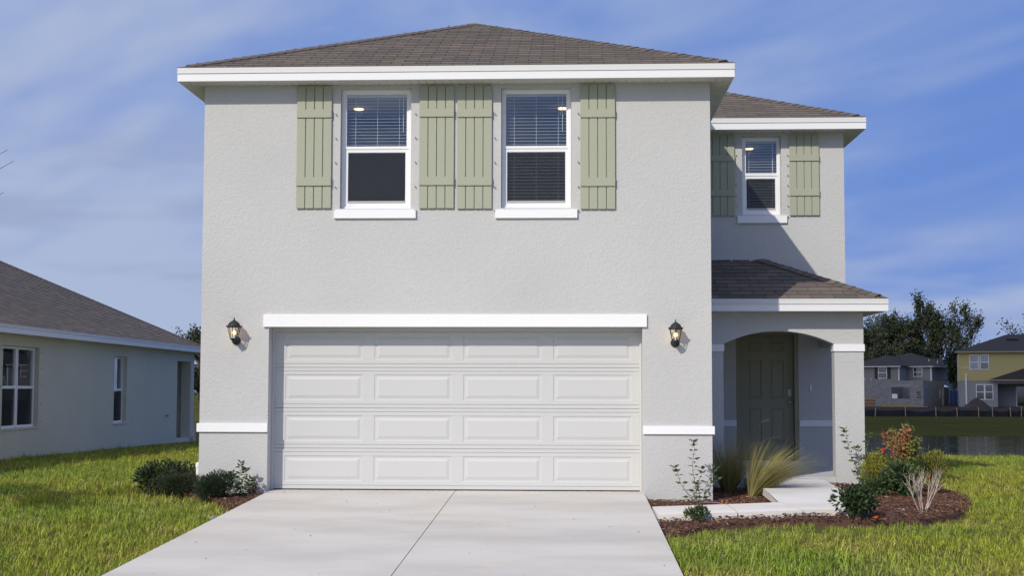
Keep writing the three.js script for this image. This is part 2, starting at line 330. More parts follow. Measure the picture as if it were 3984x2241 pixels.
// ---------------------------------------------------------------- the house
const house = thing('house', 'two-storey pale grey stucco house with white garage door and sage shutters', 'house');
const wins = [                                               // opening and panes of each upper window, on its wall's plane
  { x: [1.82, 2.757], y: [3.69, 5.298], z: 0, sill: [1.748, 2.83, 3.558, 3.674], up: [1.886, 2.686, 4.535, 5.232], low: [1.908, 2.671, 3.777, 4.45] },
  { x: [3.945, 4.866], y: [3.69, 5.286], z: 0, sill: [3.872, 4.946, 3.554, 3.667], up: [4.004, 4.802, 4.53, 5.226], low: [4.021, 4.788, 3.772, 4.447] },
  { x: [7.54, 8.145], y: [4.042, 5.29], z: ZW, sill: [7.456, 8.228, 3.913, 4.027], up: [7.612, 8.092, 4.718, 5.226], low: [7.62, 8.068, 4.137, 4.628] },
];
{
  // front wall with the garage opening and two windows
  const s = new THREE.Shape();
  s.moveTo(0, -0.5); s.lineTo(XO, -0.5); s.lineTo(XO, 2.16); s.lineTo(5.785, 2.16); s.lineTo(5.785, -0.5); s.lineTo(W, -0.5); s.lineTo(W, 5.38); s.lineTo(0, 5.38); s.closePath();
  for (const w of wins.slice(0, 2)) s.holes.push(hole(...w.x, ...w.y));
  part('front_wall', plate(s, 0.22, 0), M.stucco, house);
  const wing = rect(W + 0.002, XW, 2.5, 5.38); wing.holes.push(hole(...wins[2].x, ...wins[2].y));
  part('wing_wall', plate(wing, 0.2, ZW), M.stucco, house);
  part('side_wall', [bb(0, 0.2, -0.5, 5.38, -14.4, -0.221), bb(W - 0.2, W, -0.5, 5.38, -4.59, -0.221), bb(XW - 0.2, XW, 2.5, 5.38, -14.4, ZW - 0.201), bb(XW - 0.2, XW, -0.5, 2.499, -14.4, -4.81), bb(0.201, XW - 0.201, -0.5, 5.38, -14.4, -14.2)], M.stucco, house);
  // porch front with its arch
  const a = new THREE.Shape(), x0 = W + 0.002, x1 = 9.105, l = 7.081, r = 8.684, cx = (l + r) / 2, hw = (r - l) / 2, rise = 0.19, R = (hw * hw + rise * rise) / (2 * rise), yc = 2.174 - R, ang = Math.asin(hw / R);
  a.moveTo(x0, -0.5); a.lineTo(l, -0.5); a.lineTo(l, 2.174 - rise);
  for (let k = 1; k <= 24; k++) { const t = -ang + (2 * ang * k) / 24; a.lineTo(cx + R * Math.sin(t), yc + R * Math.cos(t)); }
  a.lineTo(r, -0.5); a.lineTo(x1, -0.5); a.lineTo(x1, 2.47); a.lineTo(x0, 2.47); a.closePath();
  part('porch_wall', plate(a, 0.2, ZP), M.stucco, house);
  part('porch_beam', bb(8.9, 9.10, 2.0, 2.46, -4.598, ZP - 0.201), M.stucco, house);
  part('porch_ceiling', bb(W + 0.005, 9.10, 2.47, 2.52, -4.745, -2.0), M.soffit, house);
  // wall round the entrance door
  const d = rect(W + 0.002, XW, -0.4, 2.469); d.holes.push(hole(7.563, 8.578, 0.165, 2.26));
  part('entrance_wall', plate(d, 0.2, -4.60), M.stucco, house);
  part('door_step', bb(7.54, 8.61, 0.058, 0.163, -4.80, -4.55, 0.006), M.walk, house);
  // painted bands and the head over the garage
  part('garage_head', bb(0.832, 5.844, 2.128, 2.294, -0.001, 0.032, 0.004), M.trim, house);
  part('band', [bb(-0.03, XO + 0.002, 0.752, 0.866, -0.001, 0.028, 0.004), bb(-0.03, -0.001, 0.752, 0.866, -14.4, -0.002, 0.004)], M.trim, house);
  part('band', [bb(5.79, W + 0.03, 0.744, 0.85, -0.001, 0.028, 0.004), bb(W + 0.001, W + 0.03, 0.744, 0.85, -2.2, -0.002, 0.004)], M.trim, house);
  part('band', bb(6.70, 7.562, 0.718, 0.822, -4.599, -4.575, 0.004), M.trim, house);
  part('band', bb(8.583, XW, 0.718, 0.822, -4.599, -4.575, 0.004), M.trim, house);
  part('pillar_cap', bb(W + 0.01, 7.094, 1.877, 1.98, ZP - 0.215, ZP + 0.018, 0.004), M.trim, house);
  part('pillar_cap', bb(8.670, 9.12, 1.877, 1.98, ZP - 0.215, ZP + 0.018, 0.004), M.trim, house);
  part('doorbell', bb(8.75, 8.785, 1.30, 1.40, -4.602, -4.58, 0.006), M.pvc, house);
  // storm-panel anchors beside the windows
  const rows = [4.95, 4.63, 4.305, 3.98, 3.665];
  for (const x of [1.758, 2.815, 3.862, 4.957]) for (const y of rows) part('panel_anchor', cyl(0.008, 0.008, 0.035, 6, x, y - (x > 3.5 ? 0.01 : 0), 0.017, 'z'), M.steel, house);
  for (const x of [7.447, 8.243]) for (const y of [5.16, 4.985, 4.83, 4.67, 4.51, 4.35, 4.185, 4.015]) part('panel_anchor', cyl(0.008, 0.008, 0.03, 6, x, y, ZW + 0.015, 'z'), M.steel, house);
}
// windows
wins.forEach((w, i) => {
  const g = group('window', house), z = w.z - 0.085, [x0, x1] = w.x, [y0, y1] = w.y, u = w.up, l = w.low;
  part('frame', ring(x0 + 0.002, x1 - 0.002, y0 + 0.002, y1 - 0.002, 0.038, 0.09, z), M.vinyl, g);
  part('upper_sash', ring(x0 + 0.036, x1 - 0.036, l[3] + 0.045, y1 - 0.036, [u[0] - x0 - 0.036, x1 - 0.036 - u[1], u[2] - l[3] - 0.045, y1 - 0.036 - u[3]], 0.03, z - 0.012), M.vinyl, g);
  part('lower_sash', ring(x0 + 0.036, x1 - 0.036, y0 + 0.036, l[3] + 0.044, [l[0] - x0 - 0.036, x1 - 0.036 - l[1], l[2] - y0 - 0.036, 0.042], 0.03, z - 0.02), M.vinyl, g);
  part('pane', bb(u[0] - 0.01, u[1] + 0.01, u[2] - 0.01, u[3] + 0.01, z - 0.030, z - 0.029), M.glass, g);
  part('pane', bb(l[0] - 0.01, l[1] + 0.01, l[2] - 0.01, l[3] + 0.01, z - 0.042, z - 0.041), M.glass, g);
  part('insect_screen', bb(l[0] + 0.006, l[1] - 0.006, l[2] + 0.028, l[3] - 0.008, z - 0.024, z - 0.0235), M.screen, g);
  part('screen_rail', bb(l[0] + 0.004, l[1] - 0.004, l[2] + 0.002, l[2] + 0.028, z - 0.034, z - 0.016, 0.003), M.screenFrame, g);
  part('sill', bb(w.sill[0], w.sill[1], w.sill[2], w.sill[3], w.z - 0.001, w.z + 0.034, 0.004), M.trim, g);
  if (i === 0) part('maker_label', [0, 1, 2, 3, 4, 6, 7].map((k) => bb(1.925 + k * 0.011, 1.933 + k * 0.011, 3.741, 3.745, z - 0.02, z - 0.0195)), M.seal, g);
});
// shutters: four boards and two battens each
function shutter(x0, x1, y0, y1, battens, z) {
  const g = group('shutter', house), w = (x1 - x0) / 4;
  part('back_board', bb(x0 + 0.004, x1 - 0.004, y0 + 0.004, y1 - 0.004, z + 0.002, z + 0.016), M.sageDark, g);
  for (let k = 0; k < 4; k++) part('board', bb(x0 + k * w + (k ? 0.005 : 0), x0 + (k + 1) * w - (k < 3 ? 0.005 : 0), y0, y1, z + 0.017, z + 0.03, 0.004), M.sage, g);
  for (const [a, b] of battens) part('batten', bb(x0 - 0.001, x1 + 0.001, a, b, z + 0.0305, z + 0.046, 0.004), M.sage, g);
}
const bat = [[3.99, 4.104], [4.898, 5.008]];
shutter(1.246, 1.706, 3.693, 5.322, bat, 0); shutter(2.871, 3.327, 3.687, 5.312, bat, 0);
shutter(3.369, 3.826, 3.68, 5.312, bat.map((b) => b.map((y) => y - 0.006)), 0); shutter(4.986, 5.439, 3.669, 5.312, bat.map((b) => b.map((y) => y - 0.022)), 0);
const batW = [[4.337, 4.439], [4.886, 4.984]];
shutter(6.962, 7.42, 4.031, 5.30, batW, ZW); shutter(8.27, 8.728, 4.031, 5.30, batW, ZW);
// rooms behind the windows
{
  const room = (x0, x1, y0, y1, z0, z1) => { const g = new THREE.BoxGeometry(x1 - x0, y1 - y0, z1 - z0).translate((x0 + x1) / 2, (y0 + y1) / 2, (z0 + z1) / 2); g.index.array.reverse(); return uvBox(g); };
  const r1 = room(0.21, W - 0.21, 2.85, 5.345, -4.5, -0.225);
  // leave the front open to the windows: drop the face that closes it
  const open = (g, zf) => { const p = g.attributes.position, keep = []; for (let i = 0; i < p.count; i += 3) if (![0, 1, 2].every((k) => Math.abs(p.getZ(i + k) - zf) < 1e-3)) for (let k = 0; k < 3; k++) keep.push(p.getX(i + k), p.getY(i + k), p.getZ(i + k)); const q = new THREE.BufferGeometry(); q.setAttribute('position', new THREE.Float32BufferAttribute(keep, 3)); q.computeVertexNormals(); return uvBox(q); };
  part('upper_room', open(r1, -0.225), M.room, house);
  part('wing_room', open(room(W + 0.21, XW - 0.21, 2.85, 5.345, -7.4, ZW - 0.205), ZW - 0.205), M.room, house);
}
// garage door: four sections, four raised panels in each
{
  const g = group('garage_door', house), z = -REC, ys = [0.0, 0.535, 1.066, 1.602, 2.125], cols = [[1.075, 2.107], [2.261, 3.289], [3.442, 4.474], [4.628, 5.652]];
  const rowsY = [[0.101, 0.435], [0.631, 0.966], [1.167, 1.509], [1.703, 2.037]];
  const xa = XO + 0.012, xb = 5.772;
  for (let r = 0; r < 4; r++) {
    const y0 = ys[r] + 0.002, y1 = ys[r + 1] - 0.002, [p0, p1] = rowsY[r], list = [];
    list.push(bb(xa, xb, y0, ys[r] + 0.046, z - 0.0066, z, 0.002), bb(xa, xb, ys[r] + 0.052, p0, z - 0.0066, z, 0.002), bb(xa, xb, p1, ys[r + 1] - 0.052, z - 0.0066, z, 0.002), bb(xa, xb, ys[r + 1] - 0.046, y1, z - 0.0066, z, 0.002));
    let x = xa; for (const c of [...cols, [xb, xb]]) { list.push(bb(x, c[0], p0, p1, z - 0.0066, z - 0.0002)); x = c[1]; }
    list.push(bb(xa, xb, y0, y1, z - 0.04, z - 0.0065));
    part('section', list, M.garage, g);
    for (const [c0, c1] of cols) {
      const cx = (c0 + c1) / 2, cy = (p0 + p1) / 2, hw = (c1 - c0) / 2, hh = (p1 - p0) / 2, tri = [];
      const rings = [[0, 0], [0.008, -0.0055], [0.030, -0.006], [0.066, 0.002]].map(([i, d]) => [[cx - hw + i, cy - hh + i, z + d], [cx + hw - i, cy - hh + i, z + d], [cx + hw - i, cy + hh - i, z + d], [cx - hw + i, cy + hh - i, z + d]]);
      for (let k = 0; k < 3; k++) for (let e = 0; e < 4; e++) { const f = (e + 1) % 4; tri.push(polygon([rings[k][e], rings[k][f], rings[k + 1][f], rings[k + 1][e]])); }
      tri.push(polygon(rings[3]));
      part('raised_panel', tri, M.garage, g);
    }
  }
  part('bottom_seal', bb(xa, xb, -0.012, 0.003, z - 0.035, z + 0.006), M.seal, g);
  part('stop_moulding', [bb(XO + 0.001, XO + 0.03, -0.012, 2.12, z + 0.003, z + 0.035, 0.004), bb(5.756, 5.784, -0.012, 2.12, z + 0.003, z + 0.035, 0.004), bb(XO + 0.001, 5.784, 2.085, 2.16, z + 0.004, z + 0.04, 0.004)], M.garage, g);
  part('garage_back', bb(0.21, W - 0.21, -0.02, 2.8, -0.9, -0.6), M.room, g);
}
// entrance door
{
  const g = group('entrance_door', house); g.position.set(-0.022, 0.004, 0.15);
  const z = -4.86, x0 = 7.64, x1 = 8.528, y0 = 0.172, y1 = 2.208;
  const cols = [[7.79, 8.01], [8.15, 8.378]], rows = [[0.45, 1.0], [1.167, 1.803], [1.949, 2.112]];
  const s = rect(x0, x1, y0, y1); for (const c of cols) for (const r of rows) s.holes.push(hole(...c, ...r));
  part('leaf', [plate(s, 0.03, z), bb(x0, x1, y0, y1, z - 0.045, z - 0.0301)], M.olive, g);
  for (const [a, b] of cols) for (const [c, d] of rows) {
    const rings = [[0, 0], [0.012, -0.012], [0.022, -0.012], [0.04, -0.003]].map(([i, e]) => [[a + i, c + i, z + e], [b - i, c + i, z + e], [b - i, d - i, z + e], [a + i, d - i, z + e]]), tri = [polygon(rings[3])];
    for (let k = 0; k < 3; k++) for (let e = 0; e < 4; e++) { const f = (e + 1) % 4; tri.push(polygon([rings[k][e], rings[k][f], rings[k + 1][f], rings[k + 1][e]])); }
    part('panel', tri, M.olive, g);
  }
  part('door_frame', [bb(7.586, 7.637, 0.165, 2.259, -4.95, -4.752, 0.004), bb(8.531, 8.599, 0.165, 2.259, -4.95, -4.752, 0.004), bb(7.638, 8.53, 2.211, 2.259, -4.95, -4.752, 0.004)], M.olive, g);
  part('knob', [cyl(0.03, 0.03, 0.012, 16, 8.462, 1.105, z + 0.006, 'z'), cyl(0.012, 0.012, 0.04, 10, 8.462, 1.105, z + 0.03, 'z'), new THREE.SphereGeometry(0.03, 16, 10).translate(8.462, 1.105, z + 0.06)], M.nickel, g);
  part('keypad_lock', [bb(8.428, 8.496, 1.20, 1.325, z - 0.001, z + 0.024, 0.006), cyl(0.024, 0.022, 0.02, 16, 8.462, 1.235, z + 0.033, 'z')], M.steel, g);
  part('threshold', bb(7.64, 8.53, 0.164, 0.172, -4.93, -4.76), M.seal, g);
}

// ---------------------------------------------------------------- roofs: shingle tabs laid course by course
let shinglesLeft = 300;
M.roofBack = std({ color: lin(0.145, 0.12, 0.105), map: grit, roughness: 0.95 });
function tinted(g, col) { const n = g.attributes.position.count, c = new Float32Array(n * 3); for (let i = 0; i < n; i++) c.set(col, 3 * i); g.setAttribute('color', new THREE.BufferAttribute(c, 3)); return g; }
const tabGeo = (bl, br, tl, tr, t0, t1, tone, h0 = 0.013, h1 = 0.002) => {
  const A = [bl, t0, h0], B = [br, t0, h0], C = [tr, t1, h1], D = [tl, t1, h1], a = [bl, t0, 0], b = [br, t0, 0], c = [tr, t1, 0], d = [tl, t1, 0];
  return merge([tinted(polygon([A, B, C, D]), tone), tinted(polygon([a, b, B, A]), tone), tinted(polygon([a, A, D, d]), tone), tinted(polygon([b, c, C, B]), tone)]);
};
const stdTab = new Map();
function slope(parent, name, origin, along, up, xl, xr, T, { e = 0.158, w = 0.328, single = Infinity, seed = 1 } = {}) {
  const r = rng(seed), X = V(...along).normalize(), U = V(...up).normalize(), N = new THREE.Vector3().crossVectors(X, U);
  const g = group(name, parent);
  g.matrixAutoUpdate = false;
  g.matrix.makeBasis(X, U, N).setPosition(...origin);
  g.matrix.decompose(g.position, g.quaternion, g.scale); g.matrixAutoUpdate = true;
  const outline = []; const K = 10;
  for (let k = 0; k <= K; k++) { const t = (T * k) / K; outline.push([xl(t), xr(t), t]); }
  const deck = []; for (let k = 0; k < K; k++) { const [a, b, t] = outline[k], [c, d, t2] = outline[k + 1]; deck.push(polygon([[a, t, 0], [b, t, 0], [d, t2, 0], [c, t2, 0]])); }
  part('roof_deck', deck, M.felt, g);
  const rest = [];
  for (let k = 0; k * e < T - 0.02; k++) {
    const t0 = k * e, t1 = Math.min(t0 + e + 0.012, T), off = (k % 2 ? w / 2 : 0) + (r() - 0.5) * 0.012;
    const lo = Math.min(xl(t0), xl(t1)), hi = Math.max(xr(t0), xr(t1));
    for (let j = Math.floor((lo - off) / w); j * w + off < hi; j++) {
      const x0 = j * w + off + 0.005, x1 = x0 + w - 0.010;
      let bl = Math.max(x0, xl(t0)), br = Math.min(x1, xr(t0)), tl = Math.max(x0, xl(t1)), tr = Math.min(x1, xr(t1));
      if (br - bl < 0.012) { if (tr - tl < 0.012) continue; bl = br = clamp((bl + br) / 2, x0, x1); }
      if (tr < tl) tl = tr = clamp((tl + tr) / 2, bl, br);
      const whole = bl === x0 && br === x1 && tl === x0 && tr === x1, tone = Math.floor(Math.pow(r(), 1.1) * 6) % 6, lift = 0.0115 + r() * 0.003;
      if (t0 < single && shinglesLeft > 0) {
        shinglesLeft--;
        if (whole) {
          const key = `${(t1 - t0).toFixed(4)} ${tone}`; if (!stdTab.has(key)) stdTab.set(key, tabGeo(0, x1 - x0, 0, x1 - x0, 0, t1 - t0, shingleTones[tone]));
          part('shingle', stdTab.get(key), M.shingle[tone], g).position.set(x0, t0, 0);
        } else part('shingle', tabGeo(bl, br, tl, tr, t0, t1, shingleTones[tone], lift), M.shingle[tone], g);
      } else {
        const v = 0.94 + 0.12 * r();
        rest.push(tabGeo(bl, br, tl, tr, t0, t1, shingleTones[tone].map((q) => q * v), lift));
      }
    }
  }
  if (rest.length) part('shingle_field', rest, M.shingles, g).userData.kind = 'stuff';
  return g;
}
// bent caps along a hip or ridge, from a to b, across two falls
function caps(parent, a, b, fallL, fallR, { step = 0.145, leg = 0.15, seed = 5, single = true } = {}) {
  const A = V(...a), B = V(...b), d = B.clone().sub(A), n = Math.round(d.length() / step), r = rng(seed); d.normalize();
  const L = V(...fallL).normalize(), R = V(...fallR).normalize();
  const perp = (v) => v.clone().addScaledVector(d, -v.dot(d)).normalize();
  const l = perp(L), q = perp(R), up = l.clone().add(q).multiplyScalar(-1).normalize(), all = [];
  const make = (lift, tone) => {
    const o = (v, s, h) => v.clone().multiplyScalar(leg).addScaledVector(d, s).addScaledVector(up, h).toArray();
    const z0 = [...up.clone().multiplyScalar(lift).toArray()], z1 = d.clone().multiplyScalar(step + 0.03).addScaledVector(up, 0.016).toArray();
    const l0 = o(l, 0, lift), l1 = o(l, step + 0.03, 0.014), r0 = o(q, 0, lift), r1 = o(q, step + 0.03, 0.014), dn = (p, h) => V(...p).addScaledVector(up, -h).toArray();
    return merge([polygon([z0, z1, l1, l0]), polygon([z0, r0, r1, z1])].map((g) => tinted(g, tone)).concat([polygon([z0, l0, dn(l0, 0.022), dn(z0, 0.014)]), polygon([z0, dn(z0, 0.014), dn(r0, 0.022), r0]), polygon([l0, l1, dn(l1, 0.012), dn(l0, 0.022)]), polygon([r0, dn(r0, 0.022), dn(r1, 0.012), r1])].map((g) => tinted(g, tone))));
  };
  const shared = shingleTones.map((c, k) => make(k % 2 ? 0.024 : 0.028, c));
  for (let k = 1; k < n; k++) {
    const p = A.clone().addScaledVector(d, k * step), tone = Math.floor(r() * 6);
    if (single) part('hip_cap', shared[tone], M.shingle[tone], parent).position.copy(p);
    else all.push(shared[0].clone().translate(p.x, p.y, p.z));
  }
  if (all.length) part('hip_caps', all, M.shingle[1], parent).userData.kind = 'stuff';
}
{
  const c = 1 / Math.hypot(1, S), run = W / 2 + O, yt = EAVE + FH, rise = S * run, back = -14.4 - O, cap = group('hip_ridge', house);
  const T = run / c, half = (W + 2 * O);
  // porch first, then the wing, then the front slope: these show largest
  const SP = 0.457, cp = 1 / Math.hypot(1, SP), zp = ZP + O, prun = -ZW + zp, pT = prun / cp, px1 = 9.114 + O, py = PEAVE + FH;
  slope(house, 'porch_roof', [W + 0.003, py, zp], [1, 0, 0], [0, SP, -1], () => 0, (t) => px1 - W - t * cp, pT, { seed: 11 });
  const side = group('porch_side_roof', house);
  part('shingle_field', [polygon([[px1, py, zp], [px1 - prun, py + SP * prun, ZW], [px1, py, zp - prun]].map((p) => p)), polygon([[px1, py, ZW], [XW + 0.002, py + SP * (px1 - XW), ZW], [XW + 0.002, py + SP * (px1 - XW), -4.95], [px1, py, -4.95]])].map((g) => tinted(g, shingleTones[1])), M.shingle[1], side).userData.kind = 'stuff';
  caps(house, [px1, py + 0.004, zp], [px1 - prun, py + SP * prun + 0.004, ZW + 0.02], [0, -SP, 1], [1, -SP, 0], { leg: 0.13, seed: 8 });
  part('flashing', [bb(W + 0.003, px1 - prun - 0.02, py + SP * prun - 0.03, py + SP * prun + 0.028, ZW + 0.001, ZW + 0.012)], std({ color: lin(0.45, 0.46, 0.47), roughness: 0.6 }), house);
  const tear = []; const tr = rng(4); for (let k = 0; k < 9; k++) { const x = W + 0.12 + k * 0.11 + tr() * 0.03; tear.push(bb(x, x + 0.05 + tr() * 0.09, py + SP * prun - 0.012 - tr() * 0.01, py + SP * prun + 0.006 + tr() * 0.008, ZW + 0.0125, ZW + 0.016)); }
  part('torn_felt', tear, M.felt, house);
  // wing: front fall of the rear roof
  const zr = ZW + O, wx = XW + O, wrun = (XW + 2 * O) / 2, x0 = W + O;
  slope(house, 'wing_roof', [x0, yt, zr], [1, 0, 0], [0, S, -1], (t) => -t * c, (t) => wx - x0 - t * c, 3.5 / c, { single: 1.7, seed: 21 });
  caps(house, [wx, yt + 0.004, zr], [wx - wrun, yt + S * wrun + 0.004, zr - wrun], [0, -S, 1], [1, -S, 0], { seed: 9 });
  // main front fall, left and right falls
  slope(house, 'front_roof', [-O, yt, O], [1, 0, 0], [0, S, -1], (t) => t * c, (t) => half - t * c, T - 0.005, { seed: 31 });
  slope(house, 'left_roof', [-O, yt, back], [0, 0, 1], [1, S, 0], (t) => t * c, (t) => -back + O - t * c, T - 0.005, { single: 0, seed: 41 });
  const vz = zr - run;
  slope(house, 'right_roof', [W + O, yt, O], [0, 0, -1], [-1, S, 0], (t) => t * c, (t) => O - zr + t * c, T - 0.005, { single: 0, seed: 51 });
  slope(house, 'rear_right_roof', [wx, yt, zr], [0, 0, -1], [-1, S, 0], (t) => t * c, () => zr - back, wrun / c, { single: 0, seed: 61 });
  part('rear_fall', polygon([[W / 2 - 0.4, yt + rise, -W / 2], [W / 2 - 0.4, yt + rise, back + 1], [-O, yt, back], [-O, yt, back]].slice(0, 3)), M.roofBack, house);
  part('roof_back', [polygon([[wx, yt, back], [-O, yt, back], [wx - wrun, yt + S * wrun, back + 0.01]]), polygon([[wx - wrun, yt + S * wrun, zr - wrun], [wx - wrun, yt + S * wrun, back], [W / 2, yt + rise, back], [W / 2, yt + rise, zr - run]])], M.roofBack, house);
  caps(house, [-O, yt + 0.004, O], [W / 2, yt + rise + 0.004, -W / 2], [-1, -S, 0], [0, -S, 1], { seed: 6 });
  caps(house, [W + O, yt + 0.004, O], [W / 2, yt + rise + 0.004, -W / 2], [0, -S, 1], [1, -S, 0], { seed: 7 });
  caps(house, [W / 2, yt + rise + 0.02, -W / 2 + 0.08], [W / 2, yt + rise + 0.02, zr - run], [-1, -S, 0], [1, -S, 0], { seed: 10, single: false });
  house.remove(cap);
  // eaves: fascia board, metal drip edge over it, vented soffit panels below
  const eave = (x0e, x1e, z0e, z1e, y, axis, out) => {          // a run along x at z1e (axis x) or along z at x1e (axis z)
    const split = y + FH * 0.60;
    if (axis === 'x') {
      part('fascia', bb(x0e, x1e, y, split, z1e - 0.022, z1e, 0.002), M.fascia, house);
      part('drip_edge', [bb(x0e - 0.002, x1e + 0.002, split + 0.004, y + FH + 0.003, z1e - 0.02, z1e + 0.004, 0.002), bb(x0e - 0.004, x1e + 0.004, split - 0.002, split + 0.006, z1e - 0.01, z1e + 0.011)], M.drip, house);
    } else {
      const a = out > 0 ? x1e - 0.022 : x1e, b = out > 0 ? x1e : x1e + 0.022;
      part('fascia', bb(a, b, y, split, z0e, z1e - 0.0225, 0.002), M.fascia, house);
      part('drip_edge', [bb(out > 0 ? a : a - 0.004, out > 0 ? b + 0.004 : b, split + 0.004, y + FH + 0.003, z0e, z1e - 0.0225), bb(out > 0 ? a : a - 0.011, out > 0 ? b + 0.011 : b, split - 0.002, split + 0.006, z0e, z1e - 0.0225)], M.drip, house);
    }
  };
  eave(-O, W + O, 0, O, EAVE, 'x'); eave(0, W + O, zr, O, EAVE, 'z', 1); eave(0, -O, -14.6, O, EAVE, 'z', -1);
  eave(W + O + 0.001, wx, 0, zr, EAVE, 'x'); eave(0, wx, -14.6, zr, EAVE, 'z', 1);
  eave(W + 0.003, px1, 0, zp, PEAVE, 'x'); eave(0, px1, -4.95, zp, PEAVE, 'z', 1);
  const sof = group('soffit', house);
  const ribs = (L, D) => {                                       // one panel: three flats with open joints between
    const n = 3, w = L / n, list = [];
    for (let k = 0; k < n; k++) list.push(bb(k * w + 0.006, (k + 1) * w - 0.006, 0, 0.008, 0, D), bb(k * w - 0.0, (k + 1) * w, 0.0081, 0.016, 0, D));
    return merge(list);
  };
  const lay = (x0e, x1e, zb, zf, y) => { const n = Math.round((x1e - x0e) / 0.31), L = (x1e - x0e) / n, g = ribs(L, zf - zb); for (let k = 0; k < n; k++) part('soffit_panel', g, M.soffit, sof).position.set(x0e + k * L, y, zb); };
  const layZ = (xa, xb, z0e, z1e, y) => { const n = Math.round((z1e - z0e) / 0.31), L = (z1e - z0e) / n, g = ribs(L, xb - xa).rotateY(-Math.PI / 2); for (let k = 0; k < n; k++) part('soffit_panel', g, M.soffit, sof).position.set(xb, y, z0e + k * L); };
  lay(-O + 0.02, W + O - 0.02, 0.002, O - 0.024, EAVE + 0.004); layZ(W + 0.002, W + O - 0.024, zr - 0.02, 0.0, EAVE + 0.004); layZ(-O + 0.024, -0.002, -7, 0.0, EAVE + 0.004);
  lay(W + O, wx - 0.02, ZW + 0.002, zr - 0.024, EAVE + 0.004); layZ(XW + 0.002, wx - 0.024, -9, ZW, EAVE + 0.004);
  lay(W + 0.005, px1 - 0.02, ZP + 0.002, zp - 0.024, PEAVE + 0.004); layZ(9.107, px1 - 0.024, -4.9, ZP, PEAVE + 0.004);
}
// ---------------------------------------------------------------- fittings on the house
M.bulb = std({ color: lin(1, 0.8, 0.5), emissive: lin(1, 0.62, 0.22), emissiveIntensity: 2.2, roughness: 0.4 });
function lantern(x, y, label) {                                // base at the wall; cage hangs out in front of it
  const t = thing('wall_lantern', label, 'wall lamp', [x, y, 0], 0, 'lanterns either side of the garage');
  const L = (pts) => new THREE.LatheGeometry(pts.map(([a, b]) => new THREE.Vector2(a, b)), 6), z = 0.125;
  part('wall_plate', [new THREE.SphereGeometry(0.056, 20, 12, 0, 6.2832, 0, Math.PI / 2).rotateX(Math.PI / 2).scale(1, 1, 0.8).translate(0, 0.056, 0.004), cyl(0.058, 0.058, 0.008, 20, 0, 0.056, 0.004, 'z')], M.iron, t);
  part('arm', new THREE.TubeGeometry(new THREE.CatmullRomCurve3([V(0, 0.05, 0.03), V(0, 0.03, 0.085), V(0, 0.062, z)]), 10, 0.013, 8), M.iron, t);
  part('base_cup', L([[0, 0.02], [0.008, 0.022], [0.012, 0.04], [0.03, 0.05], [0.052, 0.072], [0.054, 0.082], [0, 0.083]]).translate(0, 0, z), M.iron, t);
  part('roof_cap', L([[0.0, 0.242], [0.093, 0.222], [0.100, 0.224], [0.100, 0.236], [0.088, 0.242], [0.080, 0.262], [0.058, 0.292], [0.03, 0.308], [0.02, 0.318], [0.006, 0.325], [0.010, 0.336], [0.006, 0.348], [0.0, 0.358]]).translate(0, 0, z), M.iron, t);
  const a = (k, r, yy) => V(r * Math.sin((k / 6) * 6.2832), yy, z + r * Math.cos((k / 6) * 6.2832));
  for (let k = 0; k < 6; k++) {
    part('cage_bar', new THREE.TubeGeometry(new THREE.LineCurve3(a(k, 0.05, 0.08), a(k, 0.084, 0.226)), 1, 0.0045, 5), M.iron, t);
    part('lamp_pane', polygon([a(k, 0.048, 0.083).toArray(), a(k + 1, 0.048, 0.083).toArray(), a(k + 1, 0.081, 0.223).toArray(), a(k, 0.081, 0.223).toArray()]), M.lampGlass, t);
    part('brim_knob', new THREE.SphereGeometry(0.009, 8, 6).translate(...a(k, 0.098, 0.242).toArray()), M.iron, t);
  }
  part('socket', cyl(0.013, 0.013, 0.045, 10, 0, 0.105, z), M.pvc, t);
  part('bulb', new THREE.SphereGeometry(0.027, 16, 12).scale(1, 1.15, 1).translate(0, 0.155, z), M.bulb, t);
  const l = new THREE.PointLight(lin(1, 0.68, 0.36), 0.018, 4); l.position.set(x, y + 0.155, z); l.castShadow = true; l.shadow.radius = 1.2; scene.add(l);
}
lantern(0.472, 1.893, 'black lit wall lantern beside the white garage head, over the dark bushes');
lantern(6.205, 1.868, 'black lit wall lantern between the garage and the porch arch');
M.disc = std({ color: lin(1, 0.9, 0.75), emissive: lin(1, 0.68, 0.32), emissiveIntensity: 2.6, roughness: 0.5 });
for (const [x, z, label] of [[1.825, -1.442, 'lit ceiling lamp behind the upper window with the bare lower pane'], [4.745, -1.49, 'lit ceiling lamp behind the upper window nearer the wing'], [7.829, -4.75, 'lit ceiling lamp behind the small wing window']]) {
  const t = thing('ceiling_light', label, 'ceiling lamp', [x, 5.344, z], 0, 'lit ceiling lamps seen through the upper windows');
  part('trim_ring', cyl(0.085, 0.09, 0.012, 24, 0, -0.007, 0), M.vinyl, t);
  part('lamp_disc', cyl(0.066, 0.07, 0.010, 24, 0, -0.018, 0), M.disc, t);
  const l = new THREE.PointLight(lin(1, 0.8, 0.55), 0.06, 6); l.position.set(x, 5.344 - 0.06, z); l.shadow.radius = 3; l.castShadow = true; scene.add(l);
}
